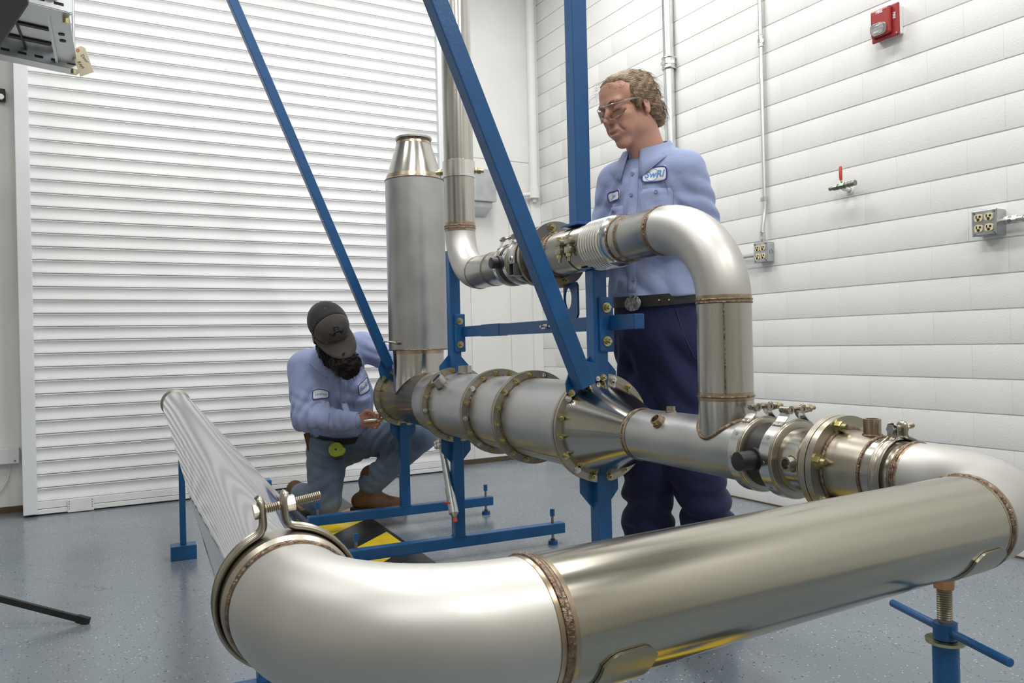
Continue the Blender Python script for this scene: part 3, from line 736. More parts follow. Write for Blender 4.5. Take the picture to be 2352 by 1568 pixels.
def vband(label, y0, y1, z, r, la, tail=1):
    """band clamp with riveted straps and T-bolt; la = angle of the bolt from straight up towards -x"""
    c = thing('band_clamp', label, 'clamp', L(X0, (y0 + y1) / 2, z - r), 'band clamps on the pipe joints')
    part('band', MB().ringplate((X0, y0, z), (0, 1, 0), r - 0.003, r, y1 - y0, 64), MT['band'], c, 30)
    part('groove_ring', yl(MB(), [(y0 - 0.012, r - 0.024), (y0 - 0.011, r - 0.014), (y0 - 0.008, r - 0.006), (y0, r - 0.002), (y1, r - 0.002), (y1 + 0.004, r - 0.010), (y1 + 0.004, r - 0.024)], z), MT['clampdk'], c)
    part('groove_ring', MB().torus((X0, y0 - 0.002, z), (0, 1, 0), r - 0.004, 0.0028, 56, 6), MT['clampdk'], c)
    ym = (y0 + y1) / 2; w = (y1 - y0) * 0.95
    for s_ in (-1, 1):
        strap = MB()
        pts = []
        for (da, rr_) in ((0.55, r + 0.002), (0.40, r + 0.003), (0.26, r + 0.012), (0.17, r + 0.026)):
            a = la + s_ * da
            pts.append((X0 - rr_ * math.sin(a), ym, z + rr_ * math.cos(a)))
        for i in range(3):
            p0 = np.array(pts[i]); p1 = np.array(pts[i + 1])
            strap.bar(p0, p1, w, 0.003, (0, 1, 0))
        st = part('strap', strap, MT['band'], c, 30)
        q = np.array(pts[3])
        part('trunnion', MB().cyl(q + [0, -w / 2, 0.004], q + [0, w / 2, 0.004], 0.010, n=18).lathe(q + [0, -w / 2 - 0.002, 0.004], (0, 1, 0), [(0, 0.006), (0, 0.0125), (0.004, 0.0125)], 18), MT['clampdk'], c)
        rv_ = MB()
        for (da, dy) in ((0.50, -0.3), (0.50, 0.3), (0.42, 0.0)):
            a = la + s_ * da
            n_ = np.array([-math.sin(a), 0, math.cos(a)]); b_ = np.array([X0, ym + dy * w, z]) + n_ * (r + 0.003)
            rv_.lathe(b_, n_, [(0, 0.0055), (0.002, 0.005), (0.0035, 0.0)], 12)
        part('rivets', rv_, MT['chrome'], st)
        for a in (la + s_ * 0.95, la + s_ * 1.6, la + s_ * 2.3):
            n_ = np.array([-math.sin(a), 0, math.cos(a)]); b_ = np.array([X0, ym, z]) + n_ * r
            part('spot_weld', MB().cyl(b_, b_ + n_ * 0.0012, 0.006, n=12), MT['clampdk'], c)
    rr_ = r + 0.030
    aL, aR = la + 0.17, la - 0.17
    pL = np.array([X0 - rr_ * math.sin(aL), ym, z + rr_ * math.cos(aL)]); pR = np.array([X0 - rr_ * math.sin(aR), ym, z + rr_ * math.cos(aR)])
    dd = (pR - pL) / np.linalg.norm(pR - pL)
    tb = part('t_bolt', MB().cyl(pL - dd * 0.012, pR + dd * 0.065, 0.006, n=14), MT['thread'], c)
    part('spring', MB().torus(pR + dd * 0.016, dd, 0.0095, 0.004, 20, 6).torus(pR + dd * 0.024, dd, 0.0105, 0.004, 20, 6).torus(pR + dd * 0.032, dd, 0.0095, 0.004, 20, 6), MT['thread'], tb)
    part('nut', MB().hexa(pR + dd * 0.036, pR + dd * 0.048, 0.0125), MT['zinc'], tb)
    return c
vband('stainless band clamp on the lower pipe beside the riser', 1.907, 1.945, Z0, 0.118, 0.0)
vband('stainless band clamp on the lower pipe right of the black valve', 1.772, 1.812, Z0, 0.118, 0.0)
vband('stainless band clamp on the upper pipe left of the black valve', 3.672, 3.70, ZU, 0.109, 0.25)
vband('stainless band clamp on the upper pipe right of the black valve', 3.555, 3.588, ZU, 0.109, 0.25)

# ---------------------------------------------------------------- stack pipe with lower elbow
stk = thing('stack_pipe', 'vertical steel stack pipe with elbow at its foot and wide collar', 'pipe', L(X0, 4.39, 1.6))
Y1 = 4.392
part('straight', yl(MB(), [(3.70, 0.101), (3.70, 0.098), (3.72, RP), (4.118, RP)], ZU), MT['steel'], stk)
path = [(X0, 4.118 + (Y1 - 4.118) * math.sin(t), ZU + 0.275 * (1 - math.cos(t))) for t in np.linspace(0, math.pi / 2, 22)]
part('elbow', MB().tube(path, RP, 48, caps=False), MT['blast'], stk)
part('riser', vl(MB(), Y1, [(1.965, RP), (2.29, RP)]), MT['tubevert'], stk)
part('upper_stack', vl(MB(), Y1, [(2.36, 0.0875), (CEIL, 0.0875)]), MT['tubevert'], stk)
part('collar', vl(MB(), Y1, [(2.268, RP), (2.270, 0.0965), (2.366, 0.0965), (2.370, 0.0875)]), MT['chrome'], stk)
ywelds(stk, 4.118, RP, ZU, 0.003, 0.006)
ywelds(stk, 3.90, RP, ZU, 0.0028, 0.006)
for z_ in (1.985, 1.972):
    part('weld_seam', MB().torus((X0, Y1, z_), (0, 0, 1), RP, 0.0042, 48, 8), MT['weld'], stk)
part('heat_tint', vl(MB(), Y1, [(1.952, RP + 0.0005), (1.965, RP + 0.0012), (1.994, RP + 0.0012), (2.006, RP + 0.0005)]), MT['tint'], stk)
for (sx, sy) in ((-0.62, 0.70), (0.98, -0.20)):
    nn = np.array([sx, sy, 0]); nn /= np.linalg.norm(nn); b0 = np.array([X0, Y1, 2.318]) + nn * 0.094
    part('set_bolt', MB().cyl(b0, b0 + nn * 0.018, 0.014, n=18).hexa(b0 + nn * 0.018, b0 + nn * 0.036, 0.021).cyl(b0 + nn * 0.036, b0 + nn * 0.055, 0.011, n=14), MT['zinc'], stk)
b0 = np.array([X0 - 0.088, Y1 - 0.04, 2.318]); nn = np.array([-0.86, -0.5, 0])

# ---------------------------------------------------------------- lower flanged spool before the big bend
spl = thing('flanged_spool', 'short polished steel spool with bolted brown flange pair on the lower pipe', 'fitting', L(X0, 1.62, Z0 - 0.15))
part('barrel', yl(MB(), [(1.772, 0.0935), (1.70, 0.0935), (1.665, 0.100), (1.632, 0.125)]), MT['polish'], spl, 60)
part('weld_seam', MB().torus((X0, 1.682, Z0), (0, 1, 0), 0.0965, 0.003, 48, 6), MT['tint'], spl)
part('flange', MB().ringplate((X0, 1.612, Z0), (0, 1, 0), 0.09, 0.1415, 0.021, 64), MT['flange'], spl, 30)
part('flange', MB().ringplate((X0, 1.588, Z0), (0, 1, 0), 0.09, 0.1415, 0.021, 64), MT['clampdk'], spl, 30)  # darker steel than its twin: shade on the camera-side face put into the colour
bolts(spl, 1.588, 0.120, 6, B_BIG, ph=math.pi / 2 + 0.30, jitter=False)
p, d = radial(1.70, 1.53, 0.092); bung(spl, p, d, 0.020, 0.030, MT['clampdk'])
part('sleeve', yl(MB(), [(1.588, 0.106), (1.575, 0.104), (1.50, 0.0975), (1.478, 0.094)]), MT['clampdk'], spl)  # same dark steel, the shaded look of the sleeve is in its colour
part('weld_seam', MB().torus((X0, 1.586, Z0), (0, 1, 0), 0.1065, 0.0045, 56, 8), MT['weld'], spl)
part('weld_seam', MB().torus((X0, 1.478, Z0), (0, 1, 0), 0.094, 0.004, 56, 8), MT['weld'], spl)
part('tail', yl(MB(), [(1.478, 0.0925), (1.43, 0.0915), (1.42, 0.0925)]), MT['steel'], spl)
p, d = radial(1.508, 0.0, 0.094); bung(spl, p, d, 0.0225, 0.045, MT['tint'])

# ---------------------------------------------------------------- the bend across the foreground
C1 = np.array([X0, 1.047]); C2 = np.array([0.196, 0.8945])
DF = (C1 - C2) / np.linalg.norm(C1 - C2); DL = np.array([0.0148, 1.0])
def arc(c, din, dout, T, n=26):
    """fillet from c - din*T to c + dout*T (unit 2-D directions)"""
    a = c - din * T; b = c + dout * T
    cosx = din @ dout; turn = math.acos(max(-1, min(1, cosx))); R = T / math.tan(turn / 2)
    nrm = dout - din * cosx; nrm /= np.linalg.norm(nrm)
    o = a + nrm * R
    return [(*(o - nrm * R * math.cos(t) + din * R * math.sin(t)), Z0) for t in np.linspace(0, turn, n)]
RF = 0.0885
bend = thing('foreground_pipe', 'thick steel pipe crossing the foreground with an elbow at each end', 'pipe', L(0.95, 0.97, Z0 - 0.1))
T1, T2 = 0.335, 0.262
part('tail', yl(MB(), [(1.43, 0.0915), (1.425, RF), (C1[1] + T1, RF)]), MT['steel'], bend)
part('elbow', MB().tube(arc(C1, np.array([0, -1.0]), -DF, T1), RF, 56, caps=False), MT['blast'], bend)
s0 = C1 - DF * T1; s1 = C2 + DF * T2
part('straight', MB().tube([(*s0, Z0), (*(s0 * 0.5 + s1 * 0.5), Z0), (*s1, Z0)], RF, 72, caps=False), MT['streak'], bend)
part('elbow', MB().tube(arc(C2, -DF, DL / np.linalg.norm(DL), T2), RF, 64, caps=False), MT['blast'], bend)
def gweld(parent, c, d, R, w=0.005, tint=0.014, beads=True):
    c3 = np.array([*c, Z0]); d3 = np.array([*d, 0.0]); d3 /= np.linalg.norm(d3)
    part('weld_seam', MB().torus(c3 - d3 * 0.003, d3, R - 0.0005, w, 64, 8), MT['weld'], parent)
    part('weld_seam', MB().torus(c3 + d3 * 0.004, d3, R - 0.001, w * 0.7, 64, 8), MT['weld'], parent)
    part('heat_tint', MB().lathe(c3, d3, [(-tint, R + 0.0003), (-tint * 0.5, R + 0.0010), (tint * 0.5, R + 0.0010), (tint, R + 0.0003)], 64), MT['tint'], parent)
gweld(bend, s1, DF, RF)
gweld(bend, s0, DF, RF)
gweld(bend, C1 + np.array([0, T1]), np.array([0, 1.0]), RF)
e2 = C2 + DL * T2
gweld(bend, e2, DL, RF, 0.0045, 0.012)
part('collar', MB().lathe((*e2, Z0), (*DL, 0), [(0.008, RF), (0.014, RF + 0.0076), (0.060, RF + 0.0076)], 64), MT['clampdk'], bend)
part('boss', MB().lathe((C1[0] - 0.07, 1.405, Z0 - 0.04), (-0.8, -0.5, -0.1), [(0, 0.012), (0.03, 0.012), (0.03, 0)], 16), MT['steel'], bend)
MT['pad'] = mat('pad_steel', (0.36, 0.34, 0.28), 0.32, 1.0, noise=0.12, nscale=10)
# saddle pads welded under the pipe
def pad(parent, base, sgn, a, b_, ang0, ang1):
    d3 = np.array([*DF, 0.0]); _, u_, v_ = basis(d3)
    c0 = np.array([*base, Z0])
    n = 26; V = []; F = []
    prof = [(a, -0.0), (a + sgn * 0.012, 0.05), (b_ - sgn * 0.012, 0.05), (b_, 0.0)]
    ths = np.linspace(ang0, ang1, n)
    rows = []
    ss = np.linspace(a, b_, 9)
    side = np.array([DF[1], -DF[0], 0.0])
    if side[1] > 0: side = -side
    for i, s_ in enumerate(ss):
        e = min(i, 8 - i); trim = (0.16 if e == 0 else 0.05 if e == 1 else 0.0)
        for th in np.linspace(ang0 - trim, ang1, n):
            nrm = side * math.cos(th) + np.array([0, 0, math.sin(th)])
            V.append(c0 + d3 * s_ + nrm * (RF + 0.0005))
    m = len(ss)
    V2 = []
    for i, s_ in enumerate(ss):
        e = min(i, 8 - i); trim = (0.16 if e == 0 else 0.05 if e == 1 else 0.0)
        for th in np.linspace(ang0 - trim, ang1, n):
            nrm = side * math.cos(th) + np.array([0, 0, math.sin(th)])
            V2.append(c0 + d3 * s_ + nrm * (RF + 0.0052))
    N_ = m * n
    for i in range(m - 1):
        for j in range(n - 1):
            q = (i * n + j, i * n + j + 1, (i + 1) * n + j + 1, (i + 1) * n + j)
            F.append(q); F.append(tuple(N_ + k for k in reversed(q)))
    edge = [i * n for i in range(m)] + [(m - 1) * n + j for j in range(1, n)] + [i * n + n - 1 for i in range(m - 2, -1, -1)] + [j for j in range(n - 2, 0, -1)]
    for i in range(len(edge)):
        a_, c_ = edge[i], edge[(i + 1) % len(edge)]
        F.append((a_, c_, N_ + c_, N_ + a_))
    part('saddle_pad', MB().add(V + V2, F), MT['pad'], parent, 40)
pad(bend, C2, 1, 0.312, 0.398, -0.26, -2.3)
pad(bend, C1, 1, -0.450, -0.352, -0.30, -2.3)

# ---------------------------------------------------------------- long pipe going back on the left
lng = thing('long_pipe', 'long brushed steel pipe running back towards the roll-up door on the left', 'pipe', L(0.25, 3.5, Z0 - 0.09))
def banded():
    m, nt, b = nmat('steel_rolled'); N = nt.nodes; Lk = nt.links
    b.inputs['Metallic'].default_value = 1.0
    tc = N.new('ShaderNodeTexCoord')
    mp = N.new('ShaderNodeMapping'); mp.inputs['Scale'].default_value = (18, 0.6, 18); Lk.new(tc.outputs['Object'], mp.inputs[0])
    nz = N.new('ShaderNodeTexNoise'); nz.inputs['Scale'].default_value = 1.5; nz.inputs['Detail'].default_value = 3; Lk.new(mp.outputs[0], nz.inputs['Vector'])
    cr = N.new('ShaderNodeMix'); cr.data_type = 'RGBA'; cr.inputs[6].default_value = (0.56, 0.56, 0.58, 1); cr.inputs[7].default_value = (0.66, 0.66, 0.68, 1)
    Lk.new(nz.outputs[0], cr.inputs[0]); Lk.new(cr.outputs[2], b.inputs['Base Color'])
    b.inputs['Roughness'].default_value = 0.055
    return m
MT['rolled'] = banded()
def lp(y): return np.array([0.196 + 0.0148 * (y - 0.8945), y, Z0])
part('tube', MB().lathe(lp(1.165), lp(6.0) - lp(1.165), [(0, 0.0900), (0.055, 0.0900), (0.07, 0.0875), (4.83, 0.0875), (4.85, 0.0875), (4.85, 0.082), (4.7, 0.08)], 72), MT['rolled'], lng)
part('end_rim', MB().torus(lp(6.0), lp(6) - lp(5), 0.089, 0.008, 48, 8), MT['flange'], lng)

def ubolt_clamp(label, c, d, R, w, bolt_len, tilt=0.0, es=1.0):
    """exhaust clamp: pressed band, two upright ears and a long bolt; c centre, d pipe axis"""
    t = thing('exhaust_clamp', label, 'clamp', L(c[0], c[1], c[2] - R), 'exhaust clamps on the foreground pipe')
    d, a, b = basis(d)                       # a sideways, b up
    if a[0] < 0: a = -a
    rot = lambda th: a * math.sin(th) + b * math.cos(th)
    g = 0.30
    gap = 0.0115
    upv = rot(tilt) * 0.5 + b * 0.5; upv /= np.linalg.norm(upv)
    sv = rot(tilt + math.pi / 2)
    cen = np.array(c)
    for s_ in (-1, 1):
        pts = [cen + rot(th) * R for th in np.linspace(tilt + math.pi * s_, tilt + s_ * g, 44)]
        p0 = pts[-1]; tg = pts[-1] - pts[-2]; tg /= np.linalg.norm(tg)
        q1 = cen + rot(tilt) * (R + 0.026 * es) + sv * (s_ * gap)
        k1 = p0 + tg * 0.013; k2 = q1 - upv * 0.016 * es
        for t_ in np.linspace(0.15, 1, 8):
            pts.append((1 - t_) ** 3 * p0 + 3 * (1 - t_) ** 2 * t_ * k1 + 3 * (1 - t_) * t_ ** 2 * k2 + t_ ** 3 * q1)
        pts.append(q1 + upv * 0.016 * es); pts.append(q1 + upv * 0.030 * es)
        pts.append(q1 + upv * 0.040 * es + sv * (s_ * 0.002)); pts.append(q1 + upv * 0.047 * es + sv * (s_ * 0.006))
        prof = [(-0.5, 0.0075), (-0.43, 0.0035), (-0.28, 0.0008), (0.0, 0.0), (0.28, 0.0008), (0.43, 0.0035), (0.5, 0.0075)]
        V = []; F = []; m = len(prof); N_ = len(pts)
        for i in range(N_):
            tg = pts[min(i + 1, N_ - 1)] - pts[max(i - 1, 0)]; tg /= np.linalg.norm(tg)
            nrm = np.cross(tg, d); nrm /= np.linalg.norm(nrm)
            if i == 0: sg = 1 if nrm @ (pts[0] - cen) > 0 else -1
            ws = 1.0 if i < N_ - 2 else (0.85 if i == N_ - 2 else 0.55)
            for (q_, h_) in prof:
                V.append(pts[i] + nrm * sg * h_ + d * (q_ * w * ws))
        for i in range(N_ - 1):
            for k_ in range(m - 1):
                F.append((i * m + k_, i * m + k_ + 1, (i + 1) * m + k_ + 1, (i + 1) * m + k_))
        o = part('band_half', MB().add(V, F), MT['clampdk'], t, 50)
        so_ = o.modifiers.new('thick', 'SOLIDIFY'); so_.thickness = 0.0022; so_.offset = 0
    rot0 = rot; side = sv
    cc = cen + rot(tilt) * (R + 0.026 * es) + upv * (0.020 * es)
    half = gap
    bo = part('bolt', MB().cyl(cc - side * (half + 0.015), cc + side * (half + bolt_len), 0.0062, n=14), MT['thread'], t)
    th_ = MB()
    x_ = half + 0.022
    while x_ < half + bolt_len - 0.002:
        th_.torus(cc + side * x_, side, 0.006, 0.0011, 14, 4); x_ += 0.0028
    x_ = -half + 0.004
    while x_ < half - 0.004:
        th_.torus(cc + side * x_, side, 0.006, 0.0011, 14, 4); x_ += 0.0028
    part('thread', th_, MT['thread'], bo)
    part('bolt_head', MB().hexa(cc - side * (half + 0.004), cc - side * (half + 0.016), 0.0125), MT['chrome'], bo)
    part('nut', MB().hexa(cc + side * (half + 0.007), cc + side * (half + 0.020), 0.0125), MT['chrome'], bo)
    return t
ubolt_clamp('exhaust clamp with a long bolt joining the foreground elbow to the long pipe', tuple(lp(1.205)), (*DL, 0), 0.0972, 0.030, 0.058, tilt=-0.15, es=0.78)
ubolt_clamp('exhaust clamp with a bolt pointing right at the start of the right elbow', (X0, 1.425, Z0), (0, 1, 0), 0.0935, 0.030, 0.046, tilt=-0.06, es=0.62)

# ================================================================== blue support frames
TW = 0.066
def fbolt(parent, p, me=None):
    inst('bolt', me or B_SM, parent, Matrix.Translation(L(*p)) @ RZ)

def floor_stand(label, y, top_poly, zt, xs=(1.072, 2.49), feet=(1.14, 2.412), hidden=False):
    t = thing('floor_stand', label, 'stand', L(X0, y, 0), 'blue T-shaped floor stands under the duct')
    yc = y + 0.03
    part('base_beam', MB().b(xs[0], xs[1], yc - TW / 2, yc + TW / 2, 0.068, 0.134), MT['blue'], t, 0, 0.004)
    part('post', MB().b(X0 - TW / 2, X0 + TW / 2, yc - TW / 2, yc + TW / 2, 0.134, zt), MT['blue'], t, 0, 0.004)
    part('weld_seam', MB().b(X0 - TW / 2 - 0.005, X0 + TW / 2 + 0.005, yc - TW / 2 - 0.005, yc + TW / 2 - 0.002, 0.133, 0.139), MT['blue'], t, 0, 0.002)
    part('gusset', MB().prism([(x_, y + 0.0372, z_) for (x_, z_) in top_poly], (0, 0.010, 0)), MT['blue'], t, 0, 0.001)
    for fx in feet:
        f_ = part('levelling_foot', MB().cyl((fx, yc, 0.0), (fx, yc, 0.024), 0.031, 0.030, n=24).hexa((fx, yc, 0.024), (fx, yc, 0.036), 0.014), MT['blue'], t)
        part('screw', MB().cyl((fx, yc, 0.03), (fx, yc, 0.19), 0.0085, n=12), MT['thread'], f_)
        part('coupling_nut', MB().hexa((fx, yc, 0.178), (fx, yc, 0.224), 0.015), MT['blue'], f_)
    return t
def gus_low(w, zb):
    """gusset plate under a flange: arc top, chamfered to the post"""
    P = []
    for x_ in np.linspace(X0 - w, X0 + w, 9):
        P.append((x_, Z0 - math.sqrt(0.193 ** 2 - (x_ - X0) ** 2)))
    return P + [(X0 + w, zb + 0.07), (X0 + TW / 2, zb), (X0 - TW / 2, zb), (X0 - w, zb + 0.07)]
floor_stand('blue floor stand under the far end flange beside the kneeling worker', 5.548, gus_low(0.095, 0.60), 0.735, xs=(1.072, 2.455), feet=(1.14, 2.405))
floor_stand('blue floor stand under the second flange ring, with yellow stripes under its beam', 4.50, gus_low(0.095, 0.575), 0.735, feet=(1.14, 2.415))
floor_stand('blue floor stand under the cone flange in front of the standing worker', 2.854, gus_low(0.092, 0.59), 0.735)

# upper frame: posts on the flanges, cross bar, raking braces, long post above
def gus_up(w, zt):
    P = []
    for x_ in np.linspace(X0 - w, X0 + w, 9):
        P.append((x_, Z0 + math.sqrt(0.193 ** 2 - (x_ - X0) ** 2)))
    return P + [(X0 + w, zt - 0.065), (X0 + TW / 2 + 0.004, zt), (X0 - TW / 2 - 0.004, zt), (X0 - w, zt - 0.065)]
def upper_post(label, y, zt):
    t = thing('support_post', label, 'post', L(X0, y, 1.15), 'short blue posts between duct and upper pipe')
    yc = y + 0.03
    part('gusset', MB().prism([(x_, y + 0.0372, z_) for (x_, z_) in gus_up(0.095, 1.228)], (0, 0.010, 0)), MT['blue'], t, 0, 0.001)
    part('post', MB().b(X0 - TW / 2, X0 + TW / 2, yc - TW / 2, yc + TW / 2, 1.118, zt), MT['blue'], t, 0, 0.004)
    sp_ = part('splice_plate', MB().b(X0 - 0.012, X0 + 0.056, yc - TW / 2 - 0.014, yc - TW / 2, 1.245, 1.475), MT['blue'], t, 0, 0.005)
    for z_ in (1.29, 1.43):
        inst('bolt', B_BIG, t, Matrix.Translation(L(X0 + 0.020, yc - TW / 2 - 0.014, z_)) @ RZ)
    if zt < 1.7: part('saddle', MB().b(X0 - 0.05, X0 + 0.05, yc - 0.045, yc + 0.045, zt, zt + 0.010), MT['blue'], t, 0, 0.002)
    return t
upper_post('short blue post on the second flange ring left of the stack pipe elbow', 4.50, 1.86)
upper_post('short blue post on the cone flange holding up the upper pipe', 2.854, 1.590)
t = thing('cross_bar', 'blue horizontal bar bolted across the two short posts', 'bar', L(1.83, 3.6, 1.33))
part('bar', MB().b(1.806, 1.856, 2.66, 4.58, 1.336, 1.398), MT['blue'], t, 0, 0.003)
part('sleeve', MB().b(1.803, 1.859, 3.95, 4.2, 1.333, 1.401), MT['blue'], t, 0, 0.003)
for y_ in (3.30, 3.39):
    part('wing_screw', MB().cyl((1.803, y_, 1.367), (1.786, y_, 1.367), 0.011, n=16).bar((1.79, y_ - 0.028, 1.374), (1.79, y_ + 0.028, 1.360), 0.012, 0.006, (0, 0, 1)).cyl((1.786, y_, 1.367), (1.765, y_, 1.367), 0.006, n=10), MT['chrome'], t)
t = thing('hanger_plate', 'blue upright plate with a round hole behind the raking brace', 'plate', L(1.82, 3.17, 1.39))
pl_ = MB()
ou = [(3.245, 1.398), (3.12, 1.398), (3.118, 1.56), (3.245, 1.56)]
nn_ = 28
hole = [(3.205 + 0.034 * math.cos(a), 1.49 + 0.05 * math.sin(a)) for a in np.linspace(0, 2 * math.pi, nn_, endpoint=False)]
def sq_pt(a):
    c_, s_ = math.cos(a), math.sin(a); k_ = 1 / max(abs(c_), abs(s_))
    return (3.1815 + 0.0635 * c_ * k_, 1.479 + 0.081 * s_ * k_)
outr = [sq_pt(a) for a in np.linspace(0, 2 * math.pi, nn_, endpoint=False)]
V = []
for x_ in (1.815, 1.825):
    V += [(x_, p_[0], p_[1]) for p_ in outr] + [(x_, p_[0], p_[1]) for p_ in hole]
F = []
for i in range(nn_):
    j = (i + 1) % nn_
    F += [(i, j, nn_ + j, nn_ + i), (2 * nn_ + i, 3 * nn_ + i, 3 * nn_ + j, 2 * nn_ + j), (i, 2 * nn_ + i, 2 * nn_ + j, j), (nn_ + i, nn_ + j, 3 * nn_ + j, 3 * nn_ + i)]
part('plate', pl_.add(V, F), MT['blue'], t, 30)

t = thing('overhead_post', 'long blue post rising from the upper pipe out of the picture', 'post', L(X0, 3.0, 1.79))
part('post', MB().b(X0 - 0.036, X0 + 0.036, 2.964, 3.036, 1.800, CEIL), MT['blue'], t, 0, 0.004)
part('saddle', MB().b(X0 - 0.058, X0 + 0.058, 2.93, 3.07, 1.788, 1.800), MT['blue'], t, 0, 0.002)
def brace(label, y, x0, z0_, x1, z1, w, plate, nb):
    t = thing('raking_brace', label, 'brace', L(x0, y, z0_), 'raking blue braces')
    d = np.array([x1 - x0, 0, z1 - z0_]); d /= np.linalg.norm(d)
    p0 = np.array([x0, y, z0_]); p1 = np.array([x1, y, z1])
    part('tube', MB().bar(p0, p1, w, w, (0, 1, 0)), MT['blue'], t, 0, 0.004)
    g_ = part('gusset', MB().prism([(a, y + plate[0], b_) for (a, b_) in plate[1]], (0, 0.010, 0)), MT['blue'], t, 0, 0.001)
    for (a, b_) in nb:
        inst('bolt', B_SM, t, Matrix.Translation(L(a, y + plate[0], b_)) @ RZ)
    return t
sl_ = -0.4125
zt = CEIL
brace('raking blue brace rising to the upper left from the cone flange, crossing the upper pipe', 2.80, 1.655, 1.11, 1.655 + (zt - 1.11) * sl_, zt, 0.068,
      (0.045, [(1.598, 1.085), (1.594, 1.123), (1.620, 1.190), (1.688, 1.212), (1.757, 1.195), (1.785, 1.165), (1.775, 1.130), (1.735, 1.126), (1.69, 1.108), (1.635, 1.068)]), [(1.617, 1.082), (1.690, 1.122), (1.770, 1.140)])
brace('raking blue brace rising from the far end flange above the kneeling worker', 5.50, 1.650, 1.15, 1.650 + (zt - 1.15) * sl_, zt, 0.062,
      (0.040, [(1.600, 1.055), (1.584, 1.130), (1.605, 1.20), (1.680, 1.22), (1.688, 1.10), (1.655, 1.05), (1.625, 1.035)]), [(1.622, 1.066)])

# small stand under the far end of the long pipe
t = thing('block_stand', 'thin blue post on a small blue block under the far end of the long pipe', 'stand', L(0.27, 5.40, 0))
part('base_block', MB().b(0.196, 0.345, 5.345, 5.455, 0.0, 0.088), MT['blue'], t, 0, 0.003)
part('post', MB().b(0.252, 0.288, 5.382, 5.418, 0.088, 0.846), MT['blue'], t, 0, 0.003)
# screw jack under the right end of the foreground pipe
def jack(label, x, y, ztop, hang, group=None):
    t = thing('screw_jack', label, 'jack', L(x, y, 0), 'blue screw jacks under the pipes')
    part('tube', MB().cyl((x, y, 0.03), (x, y, 0.715), 0.023, n=28), MT['blue'], t)
    part('base', MB().b(x - 0.11, x + 0.11, y - 0.033, y + 0.033, 0, 0.06).b(x - 0.033, x + 0.033, y - 0.11, y + 0.11, 0, 0.06), MT['blue'], t, 0, 0.003)
    part('bearing_ring', MB().lathe((x, y, 0.715), (0, 0, 1), [(0, 0.02), (0, 0.034), (0.006, 0.035), (0.006, 0.02)], 28), MT['zinc'], t)
    sc_ = part('screw', MB().cyl((x, y, 0.71), (x, y, ztop - 0.025), 0.0125, n=18), MT['thread'], t)
    tt = MB(); z_ = 0.76
    while z_ < ztop - 0.028:
        tt.torus((x, y, z_), (0, 0, 1), 0.0125, 0.0014, 18, 4); z_ += 0.0042
    part('thread', tt, MT['thread'], sc_)
    part('cap_nut', MB().hexa((x, y, ztop - 0.028), (x, y, ztop), 0.020), MT['copper'], t, 30, 0.002)
    d = np.array([math.cos(hang), math.sin(hang), 0])
    hb = part('hub', MB().cyl((x, y, 0.722), (x, y, 0.752), 0.021, n=20), MT['blue'], t)
    part('handle', MB().cyl(np.array([x, y, 0.738]) - d * 0.158, np.array([x, y, 0.738]) + d * 0.158, 0.0078, n=16), MT['blue'], hb, 35, 0.001)
    return t
jack('blue screw jack with copper cap nut and crossbar handle under the foreground pipe', 1.362, 1.008, 0.8435, math.atan2(0.303, 0.09))
floor_s = thing('floor_stand', 'dark blue floor stand low under the long pipe near the foreground elbow', 'stand', L(0.30, 2.93, 0), 'blue T-shaped floor stands under the duct')
part('base_beam', MB().b(-0.05, 0.49, 2.865, 2.935, 0.07, 0.14), MT['blue'], floor_s, 0, 0.004)
part('post', MB().b(0.372, 0.432, 2.87, 2.93, 0.14, 0.80), MT['blue'], floor_s, 0, 0.004)
part('cradle_arm', MB().b(0.18, 0.432, 2.87, 2.93, 0.80, 0.838), MT['blue'], floor_s, 0, 0.004)
for fx in (-0.01, 0.45):
    part('levelling_foot', MB().cyl((fx, 2.90, 0), (fx, 2.90, 0.024), 0.03, n=20).cyl((fx, 2.90, 0.02), (fx, 2.90, 0.16), 0.008, n=10), MT['blue'], floor_s)

# drain tube hanging below the duct
t = thing('drain_tube', 'grey steel tube hanging under the duct with red cap at its foot', 'tube', L(1.72, 4.45, 0.24))
a = np.array([1.72, 4.650, 0.678]); b_ = np.array([1.72, 4.462, 0.262])
d = (b_ - a) / np.linalg.norm(b_ - a)
part('upper_flange', MB().cyl(a - d * 0.02, a - d * 0.004, 0.050, n=28).cyl(a + d * 0.0, a + d * 0.016, 0.050, n=28), MT['chrome'], t)
part('neck', MB().cyl(a - d * 0.11, a - d * 0.02, 0.024, n=20), MT['steel'], t)
part('tube', MB().lathe(a, d, [(0.0, 0.022), (0.27, 0.024), (0.272, 0.028), (0.43, 0.030), (0.445, 0.018), (0.455, 0.012)], 28), MT['galv'], t)
part('cap', MB().cyl(b_ + d * 0.0, b_ + d * 0.028, 0.013, n=16), MT['redhandle'], t)
part('ring', MB().torus(a + d * 0.365 + [-0.03, 0, 0], (0.3, 0.2, 1), 0.022, 0.005, 20, 6), MT['redhandle'], t)
fb = MB()
for th in np.linspace(0, 2 * math.pi, 6, endpoint=False):
    _, u_, v_ = basis(d); q = a - d * 0.026 + (u_ * math.cos(th) + v_ * math.sin(th)) * 0.038
    fb.hexa(q, q + d * 0.05, 0.007)
part('flange_bolts', fb, MT['chrome'], t)

